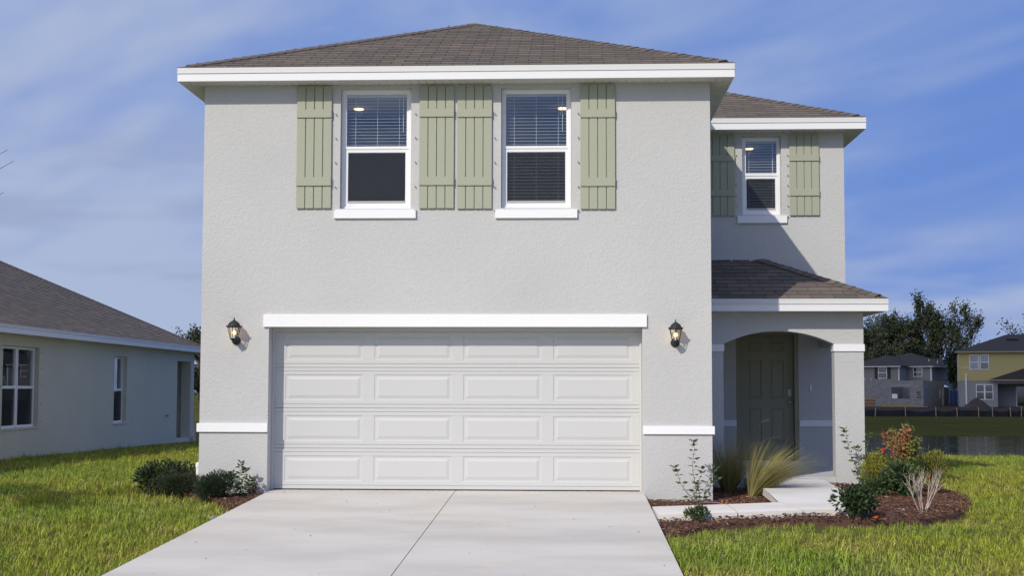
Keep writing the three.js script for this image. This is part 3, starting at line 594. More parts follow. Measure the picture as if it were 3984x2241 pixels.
// blinds: slats that can be told apart through the glass
function blind(w, bottom, label, step = 0.0437) {
  const t = thing('window_blind', label, 'blind', [0, 0, 0], 0), z = w.z - 0.20, x0 = w.up[0] - 0.03, x1 = w.up[1] + 0.03, top = w.up[3] + 0.02;
  part('head_rail', bb(x0, x1, top - 0.04, top, z - 0.03, z + 0.03, 0.003), M.slat, t);
  const s = new THREE.BoxGeometry(x1 - x0, 0.0045, 0.046).rotateX(0.21);
  for (let y = top - 0.065; y > bottom + 0.02; y -= step) part('slat', s, M.slat, t).position.set((x0 + x1) / 2, y, z);
  part('bottom_rail', bb(x0, x1, bottom - 0.006, bottom + 0.014, z - 0.025, z + 0.025, 0.003), M.slat, t);
  for (const f of x1 - x0 > 0.7 ? [0.16, 0.5, 0.84] : [0.16, 0.84]) part('ladder_cord', bb(mix(x0, x1, f) - 0.0025, mix(x0, x1, f) + 0.0025, bottom, top - 0.04, z + 0.0235, z + 0.0255), M.slat, t);
  part('wand', bb(x1 - 0.085, x1 - 0.077, top - 0.52, top - 0.04, z + 0.034, z + 0.042), M.slat, t);
}
blind(wins[0], 4.535, 'white slatted blind drawn half down in the upper window nearer the roof corner');
blind(wins[1], 3.80, 'white slatted blind drawn right down in the wide upper window nearer the wing');
blind(wins[2], 4.15, 'white slatted blind drawn right down in the small wing window');
{
  const t = thing('drain_pipe', 'white capped pipe standing at the wall corner behind the bushes', 'pipe', [-0.052, -0.2, -0.16]);
  part('pipe', cyl(0.028, 0.028, 0.5, 16, 0, 0.25, 0), M.pvc, t);
  part('cap', [cyl(0.034, 0.034, 0.05, 16, 0, 0.505, 0), new THREE.SphereGeometry(0.034, 16, 8, 0, 6.2832, 0, Math.PI / 2).scale(1, 0.5, 1).translate(0, 0.53, 0)], M.pvc, t);
}

// ---------------------------------------------------------------- the neighbour's single-storey house
{
  const t = thing('neighbour_house', 'single-storey grey stucco house with brown shingle roof beyond the side lawn', 'house', [-6.984, 0, -8.963], 0.0236);
  // its side wall lies on x = 0 and runs back along -z; k is the distance back
  const stucco = std({ color: lin(0.58, 0.575, 0.475), map: stuccoTone, roughness: 0.95, bumpMap: stuccoBump, bumpScale: 0.006 });
  const wall = (k0, k1, y0, y1, holes, x = 0, th = 0.22) => { const s = rect(k0, k1, y0, y1); for (const h of holes) s.holes.push(hole(...h)); const g = plate(s, th, 0); g.rotateY(Math.PI / 2); g.translate(x, 0, 0); return uvBox(g); };
  const A = [0.93, 2.92, 0.44, 2.21], B = [8.13, 9.18, 0.37, 2.155], L = [14.14, 15.7, -0.5, 2.15];
  part('side_wall', wall(-11, 14.14, -0.7, 2.45, [A, B]), stucco, t);
  part('side_wall', wall(14.141, 16.12, 2.15, 2.45, []), stucco, t);
  part('corner_post', bb(-0.3, 0, -0.7, 2.149, -16.12, -15.7), stucco, t);
  part('rear_wall', [bb(-12, -0.221, -0.7, 2.45, -14.14, -13.9), bb(-1.3, -0.301, -0.7, 2.45, -16.12, -15.95)], stucco, t);
  part('lanai_floor', bb(-12, 0, -0.5, -0.28, -16.12, -14.141), M.concrete, t);
  part('front_wall', bb(-12, -0.221, -0.7, 2.45, 10.8, 11), stucco, t);
  part('lanai_wall', bb(-3.2, -3.0, -0.5, 2.45, -16.1, -14.141), stucco, t);
  part('room', [bb(-4, -3.9, -0.2, 2.45, -13.9, 10.8), bb(-3.9, -0.3, 2.44, 2.5, -13.9, 10.8), bb(-3.9, -0.3, -0.3, -0.2, -13.9, 10.8)], M.room, t);
  const win = ([k0, k1, y0, y1], lights) => {
    const g = group('window', t), mid = mix(y0, y1, 0.5), x = -0.10, W1 = (k1 - k0) / lights;
    const rot = (q) => { q.rotateY(Math.PI / 2); return uvBox(q); };
    part('sill', bb(-0.11, 0.02, y0 - 0.03, y0 + 0.006, -k1 - 0.03, -k0 + 0.03, 0.004), stucco, g);
    for (let n = 0; n < lights; n++) {
      const a = k0 + n * W1 + 0.012, b = k0 + (n + 1) * W1 - 0.012;
      part('frame', rot(ring(a, b, y0 + 0.008, y1 - 0.004, 0.055, 0.07, x)), M.vinyl, g);
      part('meeting_rail', bb(x - 0.06, x + 0.004, mid - 0.03, mid + 0.03, -b + 0.056, -a - 0.056, 0.004), M.vinyl, g);
      part('pane', bb(x - 0.036, x - 0.034, mid + 0.03, y1 - 0.06, -b + 0.05, -a - 0.05), M.glass, g);
      part('pane', bb(x - 0.036, x - 0.034, y0 + 0.06, mid - 0.03, -b + 0.05, -a - 0.05), M.glass, g);
      part('insect_screen', bb(x - 0.022, x - 0.0215, y0 + 0.07, mid - 0.035, -b + 0.058, -a - 0.058), M.screen, g);
    }
  };
  win(A, 2); win(B, 1);
  part('anchor_row', [0.55, 0.95, 1.35, 1.75, 2.1].flatMap((y) => [cyl(0.008, 0.008, 0.03, 6, 0.012, y, -3.05, 'x'), cyl(0.008, 0.008, 0.03, 6, 0.012, y, -0.83, 'x')]), M.steel, t);
  part('hose_tap', [cyl(0.02, 0.02, 0.09, 8, 0.045, 0.48, -12.91, 'x'), cyl(0.035, 0.035, 0.012, 10, 0.09, 0.51, -12.91, 'y'), cyl(0.014, 0.014, 0.06, 8, 0.085, 0.45, -12.91, 'y')], M.steel, t);
  // roof: side fall seen from the drive, rear and front hips
  const s = 0.49, c = 1 / Math.hypot(1, s), e = 0.29, y = 2.624, k = 16.41, run = 6.2, len = 11.3 + k;
  part('fascia', [bb(e - 0.022, e, 2.448, 2.56, -k, 11.3, 0.002), bb(-12, e - 0.023, 2.448, 2.56, -k, -k + 0.022)], M.fascia, t);
  part('drip_edge', bb(e - 0.02, e + 0.008, 2.562, y + 0.003, -k, 11.3), M.drip, t);
  part('soffit', bb(0.001, e - 0.023, 2.45, 2.462, -k + 0.03, 11.2), M.soffit, t);
  slope(t, 'side_roof', [e, y, 11.3], [0, 0, -1], [-1, s, 0], (q) => q * c, (q) => len - q * c, run / c, { single: 0, seed: 71, e: 0.145 });
  part('far_fall', polygon([[e, y, -k], [e - run, y + s * run, -k + run], [e - run, y + s * run, 11.3 - run], [e - 2 * run, y, 11.3], [e - 2 * run, y, -k]]), M.roofBack, t);
  part('rear_fall', polygon([[e, y - 0.002, -k], [e - 2 * run, y, -k], [e - run, y + s * run, -k + run]]), M.roofBack, t);
  caps(t, [e, y + 0.004, -k], [e - run, y + s * run + 0.004, -k + run], [1, -s, 0], [0, -s, -1], { single: false, step: 0.16, seed: 3 });
}

// ---------------------------------------------------------------- lots under construction across the pond
M.block = std({ color: lin(0.27, 0.27, 0.27), roughness: 0.95, map: texture(512, (u, v) => {
  const row = Math.floor(v * 12), x = (u * 6 + (row % 2) * 0.5) % 1, y = (v * 12) % 1, joint = x < 0.03 || y < 0.07;
  const t = 0.80 + 0.22 * hash2(Math.floor(u * 6 + (row % 2) * 0.5), row, 4) + 0.08 * (fbm(u * 20, v * 20, 5, 3, 20) - 0.5) + (joint ? 0.06 : 0);
  return [t * 0.95, t * 0.95, t * 0.945];
}) });
M.block.map.repeat.set(1 / 2.4, 1 / 2.4);
M.render = std({ color: lin(0.30, 0.30, 0.295), map: stuccoTone, roughness: 0.95 });
M.roofDark = std({ color: lin(0.055, 0.053, 0.052), map: grit, roughness: 0.95 });
M.lumber = std({ color: lin(0.42, 0.29, 0.13), roughness: 0.85 });
M.lumber2 = std({ color: lin(0.36, 0.24, 0.11), roughness: 0.85 });
M.timber = std({ color: lin(0.40, 0.30, 0.19), roughness: 0.85 });
M.darkGlass = new THREE.MeshPhysicalMaterial({ color: lin(0.03, 0.033, 0.038), roughness: 0.05, ior: 1.9 });
M.paleGlass = new THREE.MeshPhysicalMaterial({ color: lin(0.20, 0.24, 0.27), roughness: 0.15, ior: 1.9 });
function farWindow(parent, x0, x1, y0, y1, z, cols = 1, mats = [M.darkGlass, M.darkGlass]) {
  const g = group('window', parent), w = (x1 - x0) / cols, mid = (y0 + y1) / 2;
  for (let n = 0; n < cols; n++) {
    const a = x0 + n * w, b = a + w;
    part('frame', ring(a, b, y0, y1, 0.07, 0.06, z + 0.05, 0), M.vinyl, g);
    part('rail', bb(a + 0.07, b - 0.07, mid - 0.035, mid + 0.035, z - 0.005, z + 0.045), M.vinyl, g);
    part('pane', bb(a + 0.06, b - 0.06, mid + 0.03, y1 - 0.06, z + 0.005, z + 0.02), mats[0], g);
    part('pane', bb(a + 0.06, b - 0.06, y0 + 0.06, mid - 0.03, z + 0.005, z + 0.02), mats[1], g);
  }
}
function laps(parent, x0, x1, y0, y1, z, mat, n, name = 'siding_board') { const h = (y1 - y0) / n, b = new THREE.BoxGeometry(x1 - x0, h * 1.02, 0.02).rotateX(-0.06); for (let k = 0; k < n; k++) part(name, b, mat, parent).position.set((x0 + x1) / 2, y0 + (k + 0.5) * h, z + 0.015); }
function hipRoof(parent, x0, x1, z0, z1, y, s, mat, name = 'roof') { // eaves rectangle, ridge along the longer side
  const w = x1 - x0, d = z1 - z0, r = Math.min(w, d) / 2, h = y + s * r, A = [x0, y, z1], B = [x1, y, z1], C = [x1, y, z0], D = [x0, y, z0];
  const P = w >= d ? [x0 + r, h, (z0 + z1) / 2] : [(x0 + x1) / 2, h, z1 - r], Q = w >= d ? [x1 - r, h, (z0 + z1) / 2] : [(x0 + x1) / 2, h, z0 + r];
  return part(name, w >= d ? [polygon([A, B, Q, P]), polygon([B, C, Q]), polygon([C, D, P, Q]), polygon([D, A, P])] : [polygon([A, B, P]), polygon([B, C, Q, P]), polygon([C, D, Q]), polygon([D, A, P, Q])], mat, parent);
}
{
  const t = thing('yellow_house', 'unfinished house with yellow siding over grey block, across the pond', 'house', [43.36, -0.5, -115], -0.27);
  t.scale.x = 0.96;
  const z = 0, X = (x) => x - 43.36, Y = (y) => y + 0.5;
  const yellow = std({ color: lin(0.50, 0.41, 0.17), roughness: 0.8 });
  part('upper_wall', bb(0, 12, Y(2.15), Y(4.93), -10, z), yellow, t);
  part('lower_wall', bb(0, 3.74, 0, Y(2.149), -10, z), M.render, t);
  part('lower_wall', bb(3.741, 12, 0, Y(2.149), -10, -2.6), M.render, t);
  laps(t, 0, 12, Y(2.16), Y(4.92), z, yellow, 17);
  part('corner_board', bb(-0.03, 0.09, Y(2.15), Y(4.93), z - 0.1, z + 0.055), std({ color: lin(0.5, 0.45, 0.28), roughness: 0.8 }), t);
  hipRoof(t, -0.35, 12.2, -10.2, 0.4, Y(5.06), 0.345, M.roofDark);
  part('roof_vent', bb(X(48.2), X(49.4), Y(6.25), Y(6.36), -3.6, -2.9), M.seal, t);
  part('bare_fascia', bb(-0.36, 12.2, Y(4.92), Y(5.05), 0.36, 0.41), M.timber, t);
  farWindow(t, X(44.43), X(45.34), Y(3.23), Y(4.72), z + 0.03, 1, [M.paleGlass, M.paleGlass]);
  farWindow(t, X(45.44), X(46.33), Y(3.23), Y(4.72), z + 0.03, 1, [M.paleGlass, M.darkGlass]);
  farWindow(t, X(45.02), X(46.69), Y(0.27), Y(1.80), z, 2);
  part('vent_pipe', [bb(X(44.0), X(44.14), 0.35, Y(2.72), z + 0.01, z + 0.10), bb(X(43.93), X(44.24), Y(2.72), Y(2.79), z + 0.01, z + 0.14)], M.pvc, t);
  part('house_mark', [0, 1, 2, 3, 4, 5].map((k) => bb(X(43.62) + k * 0.13, X(43.70) + k * 0.13, Y(3.44), Y(3.50), z + 0.035, z + 0.038)), M.pvc, t);
  part('lanai_wall', bb(X(47.0), X(47.12), 0, Y(1.9), -2.6, 0.02), M.render, t);
  part('lanai_beam', bb(X(47.13), 12, Y(1.86), Y(2.15), -0.25, 0.02), M.render, t);
  const lr = group('lanai_roof', t);
  part('fall', [polygon([[X(46.3), Y(2.26), 0.5], [12.5, Y(2.26), 0.5], [12.5, Y(3.95), -0.02 + 0.06], [X(49.9) + 1.6, Y(3.95), 0.06]]), polygon([[X(46.3), Y(2.26), 0.5], [X(49.9) + 1.6, Y(3.95), 0.06], [X(46.3), Y(2.26), 0.06]])], M.roofDark, lr);
  part('fascia', bb(X(46.3), 12.5, Y(2.14), Y(2.25), 0.45, 0.5), M.timber, lr);
  const sd = group('sliding_door', t);
  part('frame', ring(X(49.0), X(51.4), 0.02, Y(1.62), 0.09, 0.08, -2.54, 0), M.vinyl, sd);
  part('pane', bb(X(49.08), X(51.32), 0.1, Y(1.54), -2.598, -2.58), M.darkGlass, sd);
  part('slab', bb(3.7, 12.2, -0.2, 0.03, -2.6, 0.9), M.concrete, t);
  part('form_board', bb(3.4, 12.3, -0.08, 0.06, 0.95, 1.0), M.timber, t);
  const b = thing('bird', 'small dark bird perched on the ridge of the yellow house', 'bird', [48.95, 6.88, -120.1]);
  const pl = new Plant(), col = [0.02, 0.02, 0.022];
  pl.tube([V(-0.24, 0.02, 0), V(-0.1, 0.1, 0), V(0.05, 0.2, 0), V(0.13, 0.32, 0), V(0.17, 0.38, 0), V(0.27, 0.37, 0)], 0.02, 0.02, 6, col);
  pl.tube([V(-0.14, 0.08, 0), V(-0.05, 0.14, 0), V(0.06, 0.22, 0), V(0.12, 0.32, 0)], 0.05, 0.045, 8, col); pl.tube([V(0.10, 0.31, 0), V(0.15, 0.37, 0), V(0.2, 0.385, 0)], 0.055, 0.03, 8, col);
  for (const x of [-0.02, 0.03]) pl.tube([V(x, 0.16, 0), V(x, 0.02, 0)], 0.01, 0.01, 4, col);
  part('body', pl.geometry(), M.bark, b);
}
{
  const t = thing('grey_house', 'grey two-storey house with dark hip roof and white window frames behind block walls', 'house', [50.2, -0.5, -150], -0.66);
  const siding = std({ color: lin(0.235, 0.235, 0.22), roughness: 0.85 }), Y = (y) => y + 0.5;
  part('upper_wall', [bb(-3.1, 0, Y(-0.5), Y(4.15), -9, 0), bb(-9.5, -3.101, Y(-0.5), Y(4.15), -9, 2.6)], siding, t);
  laps(t, -3.08, 0, Y(2.4), Y(4.13), 0, siding, 10); laps(t, -9.5, -3.101, Y(2.2), Y(4.13), 2.6, siding, 11);
  part('corner_board', [bb(-0.12, 0.03, Y(1), Y(4.15), -0.1, 0.05), bb(-3.2, -3.08, Y(1), Y(4.15), 2.5, 2.65)], M.vinyl, t);
  farWindow(t, -2.35, -1.15, Y(2.85), Y(4.05), 0.03); farWindow(t, -5.9, -4.7, Y(2.62), Y(4.10), 2.63);
  for (const x of [-6.35, -4.65, -8.6]) part('shutter', bb(x, x + 0.42, Y(2.62), Y(4.08), 2.64, 2.69), M.roofDark, t);
  hipRoof(t, -9.9, 0.45, -9.4, 0.45, Y(4.22), 0.36, M.roofDark); hipRoof(t, -9.9, -2.7, -6, 3.05, Y(4.215), 0.4, M.roofDark, 'front_roof');
  part('eave_board', [bb(-3.1, 0.44, Y(4.08), Y(4.2), 0.38, 0.43), bb(-9.9, -2.72, Y(4.08), Y(4.2), 2.98, 3.03), bb(0.39, 0.44, Y(4.08), Y(4.2), -9.4, 0.37)], M.drip, t);
  part('roof_vent_pipe', [cyl(0.06, 0.06, 0.35, 8, -1.3, Y(4.95), -2.4), cyl(0.06, 0.06, 0.35, 8, -0.6, Y(4.75), -3.4)], M.pvc, t);
}
{
  const t = thing('block_shell', 'roofless grey block ground floor of a new house with an empty window opening', 'house shell', [39.87, -0.5, -115], -0.55);
  const f = rect(-6.6, 0, 0, 2.66); f.holes.push(hole(-3.2, -1.35, 0.84, 2.02)); f.holes.push(hole(-6.4, -5.9, 0.0, 2.2));
  part('front_wall', plate(f, 0.2, 0), M.block, t);
  part('lintel', bb(-3.25, -1.3, 2.021, 2.26, -0.1, 0.012), M.render, t);
  const sd = rect(0, 7.0, 0, 2.64); sd.holes.push(hole(5.2, 5.75, 0.85, 2.0)); sd.holes.push(hole(6.2, 6.75, 0.02, 2.1));
  const sg = plate(sd, 0.2, 0); sg.rotateY(Math.PI / 2); sg.translate(0, 0, -0.201); part('side_wall', uvBox(sg), M.block, t);
  part('rear_wall', bb(-6.6, -0.21, 0, 2.64, -7.2, -7.0), M.block, t);
  part('inner_wall', bb(-4.6, -4.4, 0, 2.5, -7.0, -0.21), M.block, t);
  part('slab', bb(-6.7, 0.1, -0.3, 0.02, -7.3, 0.1), M.concrete, t);
  part('paper_sheet', bb(-3.15, -2.6, 0.86, 1.32, 0.015, 0.03), M.pvc, t);
  part('sprayed_marks', [[-0.72, 1.44, 0.5], [-0.62, 1.20, 0.36], [-0.66, 0.94, 0.44]].flatMap(([x, y, w], n) => Array.from({ length: 7 }, (_, k) => bb(x + (k * w) / 7, x + (k * w) / 7 + w / 9, y - 0.05 * ((k * 7 + n * 3) % 3) / 2, y + 0.06 + 0.06 * ((k * 5 + n) % 3) / 2, 0.001, 0.006))), M.seal, t);
  part('steel_bar', [-6.45, -6.3, -6.12, -5.98, -5.3, -4.4].map((x) => bb(x, x + 0.03, 2.66, 2.95, -0.12, -0.09)), M.pvc, t);
}
// what lies about the site, each its own thing
{
  const t = thing('lumber_stack', 'long yellow stack of sawn lumber before the block wall', 'lumber', [35.6, -0.62, -112.2], -0.02);
  for (let k = 0; k < 5; k++) for (let j = 0; j < (k > 2 ? 3 : 4); j++) part('plank', bb(-0.9 + (k > 2 ? 0.5 : 0), 4.0 - k * 0.12 - (k > 2 ? 0.9 : 0), k * 0.085, k * 0.085 + 0.075, j * 0.22 - 0.3, j * 0.22 - 0.1), (k + j) % 2 ? M.lumber : M.lumber2, t);
  const p = thing('brick_pallet', 'wrapped brown stack on a pallet by the block wall end', 'pallet stack', [33.6, -0.62, -111]);
  for (let k = 0; k < 6; k++) part('layer', bb(-0.55, 0.55, 0.14 + k * 0.15, 0.27 + k * 0.15, -0.5, 0.5, 0.01), k % 2 ? M.lumber2 : std({ color: lin(0.24, 0.14, 0.08), roughness: 0.9 }), p);
  part('pallet', [bb(-0.6, 0.6, 0.09, 0.13, -0.55, 0.55), bb(-0.6, 0.6, 0, 0.089, -0.55, -0.45), bb(-0.6, 0.6, 0, 0.089, 0.45, 0.55)], M.timber, p);
  const w = thing('portable_toilet', 'dark portable toilet with a white domed roof between the building lots', 'portable toilet', [45.0, -0.5, -127]);
  part('cabin', bb(-0.6, 0.6, 0, 2.0, -0.6, 0.6, 0.03), std({ color: lin(0.05, 0.055, 0.065), roughness: 0.5 }), w);
  part('roof', new THREE.SphereGeometry(0.78, 16, 8, 0, 6.2832, 0, Math.PI / 2).scale(0.95, 0.35, 0.95).translate(0, 2.0, 0), M.pvc, w);
  part('door', bb(-0.42, 0.42, 0.1, 1.9, 0.6, 0.63, 0.01), std({ color: lin(0.04, 0.05, 0.07), roughness: 0.5 }), w);
  part('notice', [bb(-0.35, -0.05, 1.35, 1.5, 0.631, 0.64), bb(-0.35, -0.05, 1.1, 1.25, 0.631, 0.64)], M.pvc, w);
  const b = thing('blue_bin', 'blue skip standing beside the portable toilet', 'skip', [46.7, -0.5, -126.5]);
  part('body', bb(-0.8, 0.8, 0.1, 1.55, -0.7, 0.7, 0.04), std({ color: lin(0.03, 0.07, 0.22), roughness: 0.5 }), b); part('lid', bb(-0.84, 0.84, 1.56, 1.7, -0.74, 0.74, 0.03), std({ color: lin(0.04, 0.10, 0.30), roughness: 0.5 }), b);
}
{
  const mound = (x, z, rx, h, seed, label, mat) => {
    const g = new THREE.SphereGeometry(1, 36, 14, 0, 6.2832, 0, Math.PI / 2), p = g.attributes.position;
    for (let i = 0; i < p.count; i++) { const a = p.getX(i), b = p.getZ(i), q = Math.hypot(a, b), n = fbm(a * 3 + seed, b * 3 + seed, seed, 4) - 0.5; p.setXYZ(i, a * rx * (1 + n * 0.3), Math.max(0, (1 - Math.pow(q, 0.95)) * h * (1 + n * 0.6)) - 0.06, b * rx * 0.8 * (1 + n * 0.3)); }
    g.computeVertexNormals();
    const m = part('dirt_mound', g, mat, scene); m.position.set(x, land(x, z), z); tag(m, label, 'dirt mound', 'heaps of soil on the building lots');
  };
  const soil = std({ color: lin(0.055, 0.045, 0.040), roughness: 1 }), black = std({ color: lin(0.03, 0.029, 0.032), roughness: 1 });
  mound(42.6, -107, 1.5, 1.05, 3, 'pointed brown dirt heap before the yellow house corner', soil);
  mound(29.3, -89.5, 2.3, 0.62, 5, 'long black soil heap beside the lumber stack', black); mound(33.0, -89.2, 1.6, 0.55, 9, 'black soil heap in front of the block wall window', black);
  // silt fence: black cloth sagging between wooden stakes
  const t = thing('silt_fence', 'low black cloth silt fence on wooden stakes along the far bank', 'fence');
  const xs = [22.5, 25.6, 28.1, 30.4, 32.7, 34.3, 35.9, 36.95, 38.3, 39.1, 41.2, 43.4, 46], zf = -84.6, r = rng(12), cloth = [];
  for (let i = 0; i + 1 < xs.length; i++) {
    const n = 6;
    for (let k = 0; k < n; k++) {
      const q = (f) => { const x = mix(xs[i], xs[i + 1], f), sag = 0.12 * Math.sin(Math.PI * f) * (0.5 + hash2(i, 3, 7)); return [x, sag, zf + 0.06 * Math.sin(f * 9 + i)]; };
      const [a, sa, za] = q(k / n), [b, sb, zb] = q((k + 1) / n), ya = land(a, zf) - 0.05, yb = land(b, zf) - 0.05;
      cloth.push(polygon([[a, ya, za], [b, yb, zb], [b, yb + 0.58 - sb, zb + 0.05], [a, ya + 0.58 - sa, za + 0.05]]), polygon([[a, ya + 0.58 - sa, za + 0.05], [b, yb + 0.58 - sb, zb + 0.05], [b, yb + 0.58 - sb, zb + 0.042], [a, ya + 0.58 - sa, za + 0.042]]), polygon([[b, yb, zb - 0.008], [a, ya, za - 0.008], [a, ya + 0.58 - sa, za + 0.042], [b, yb + 0.58 - sb, zb + 0.042]]));
    }
    const y = land(xs[i], zf), st = part('stake', bb(-0.03, 0.03, -0.15, 0.68 + 0.1 * r(), -0.02, 0.02), M.timber, t); st.position.set(xs[i], y, zf + 0.12); st.rotation.z = (r() - 0.5) * 0.16;
  }
  part('cloth', cloth, std({ color: lin(0.022, 0.022, 0.025), roughness: 0.85 }), t);
}
// added cloud, unseen behind the camera towards the sun, to shade the far lots
{
  const r = rng(77), list = [];
  for (let k = 0; k < 26; k++) {
    const a = r() * 6.2832, q = Math.sqrt(r()), s = 14 + 12 * (1 - q) + r() * 5;
    const g = new THREE.IcosahedronGeometry(s, 3), p = g.attributes.position;
    for (let i = 0; i < p.count; i++) { const n = 1 + 0.25 * (fbm(p.getX(i) * 0.12 + k, p.getY(i) * 0.12 + p.getZ(i) * 0.1, k, 4) - 0.5); p.setXYZ(i, p.getX(i) * n, p.getY(i) * n * 0.55, p.getZ(i) * n); }
    g.computeVertexNormals(); list.push(g.translate(Math.cos(a) * q * 54, r() * 6, Math.sin(a) * q * 46));
  }
  const m = part('added_cloud', list, std({ color: lin(0.9, 0.9, 0.9), roughness: 1 }), scene);
  m.position.copy(SUN).multiplyScalar(420).add(V(47, 0, -108)); m.userData.kind = 'structure';
}

// ---------------------------------------------------------------- trees
function tree(name, label, [x, y, z], { h = 12, r = 5, lean = 0, seed = 1, leaves = 5200, leaf = 0.34, bare = 0.3, col = [0.035, 0.05, 0.02], bark = [0.06, 0.052, 0.045], trunk = 0.32, fork = 0.28, levels = 4, group: grp }) {
  const t = thing(name, label, 'tree', [x, y, z], 0, grp), R = rng(seed), wood = new Plant(), crown = new Plant(), tips = [];
  const grow = (p, d, len, rad, lev) => {
    const pts = [p.clone()], n = lev === levels ? 5 : 4; let q = p.clone(), dir = d.clone();
    for (let k = 0; k < n; k++) { dir.addScaledVector(ball(R), lev >= levels - 1 ? 0.16 : 0.34).addScaledVector(V(0, 1, 0), lev > 1 ? 0.05 : 0.12).normalize(); q = q.clone().addScaledVector(dir, len / n); pts.push(q); }
    wood.tube(pts, rad, rad * (lev ? 0.58 : 0.25), lev > 2 ? 7 : lev > 0 ? 5 : 3, bark);
    if (lev <= 1) for (let k = 1; k < pts.length; k++) tips.push([pts[k], lev]);
    if (lev === 0) return;
    const kids = lev === levels ? 5 : 3 + Math.floor(R() * 2);
    for (let k = 0; k < kids; k++) {
      const f = lev === levels ? mix(fork + 0.1, 1, k / (kids - 1)) : mix(0.35, 1, (k + R() * 0.6) / kids), i = Math.min(pts.length - 1, Math.max(1, Math.round(f * (pts.length - 1))));
      const side = ball(R); side.y = Math.abs(side.y) * 0.5 + 0.12; side.normalize();
      grow(pts[i].clone(), dir.clone().multiplyScalar(0.45).addScaledVector(side, 0.9).normalize(), len * mix(0.55, 0.75, R()), rad * mix(0.42, 0.6, R()), lev - 1);
    }
  };
  grow(V(0, -0.3, 0), V(lean, 1, 0).normalize(), h * 0.48, trunk, levels);
  // fit the crown to the size seen
  let top = 0, wide = 0; for (const [q] of tips) { top = Math.max(top, q.y); wide = Math.max(wide, Math.hypot(q.x, q.z)); }
  const sy = (h * 0.97) / top, sx = r / wide;
  for (let i = 0; i < wood.p.length; i += 3) { wood.p[i] *= sx; wood.p[i + 1] *= sy; wood.p[i + 2] *= sx; }
  const good = tips.filter(() => R() > bare);
  for (let k = 0; k < leaves; k++) {
    const [q] = good[Math.floor(R() * good.length)], c = V(q.x * sx, q.y * sy, q.z * sx).addScaledVector(ball(R), 0.28 + 0.55 * R()), d = ball(R).normalize(), s = new THREE.Vector3().crossVectors(d, ball(R)).normalize(), v = 0.6 + 0.8 * R();
    crown.card(c, d, s, leaf * (0.7 + 0.6 * R()), leaf * 0.62, [col[0] * v * (0.9 + 0.3 * R()), col[1] * v, col[2] * v]);
  }
  part('trunk', wood.geometry(), M.bark, t); part('crown', crown.geometry(), M.leaf, t);
  return t;
}
const far = 'old oaks behind the building lots';
tree('oak_tree', 'broad dark oak just beyond the porch roof corner', [46.8, -0.5, -166], { h: 11.6, r: 5.6, seed: 3, leaves: 6500, bare: 0.3, group: far });
tree('oak_tree', 'dense dark oak behind the grey house ridge', [51.6, -0.5, -170], { h: 14.0, r: 5.6, seed: 8, leaves: 7000, bare: 0.3, group: far });
tree('oak_tree', 'tallest oak with a narrow spire above the grey house', [55.6, -0.5, -166], { h: 15.4, r: 4.0, seed: 14, leaves: 5600, bare: 0.35, group: far });
tree('oak_tree', 'open-limbed oak with bare twisted boughs near the yellow house', [58.6, -0.5, -163], { h: 13.6, r: 3.9, seed: 23, leaves: 3200, bare: 0.5, group: far });
tree('oak_tree', 'sparse crooked treetop rising behind the yellow roof', [61.8, -0.5, -150], { h: 11.4, r: 3.4, seed: 31, leaves: 620, bare: 0.62, trunk: 0.3, group: far });
tree('oak_tree', 'low dark tree filling the gap between the grey and yellow houses', [52.6, -0.5, -150], { h: 7.6, r: 2.6, seed: 41, leaves: 4200, bare: 0.1, col: [0.03, 0.045, 0.018], group: far });
tree('oak_tree', 'small dark tree low beside the grey house eave', [55.0, -0.5, -158], { h: 6.6, r: 2.6, seed: 43, leaves: 3600, bare: 0.1, group: far });
tree('oak_tree', 'dark tree across the pond seen between the two houses', [-42.9, -0.6, -150], { h: 11, r: 5.5, seed: 51, leaves: 5200, bare: 0.3, group: 'trees across the pond between the houses' });
tree('oak_tree', 'dark rounded oak low behind the grey house roof', [50.2, -0.5, -160], { h: 8.6, r: 4.6, seed: 45, leaves: 7000, bare: 0.1, group: far });
tree('oak_tree', 'round-headed oak in the middle of the row behind the grey house', [53.4, -0.5, -168], { h: 12.4, r: 4.2, seed: 47, leaves: 5600, bare: 0.25, group: far });
tree('shrub_tree', 'low bushy tree across the pond beneath the larger one', [-40.2, -0.6, -140], { h: 4.4, r: 3.4, seed: 52, leaves: 3600, bare: 0.05, trunk: 0.16, group: 'trees across the pond between the houses' });
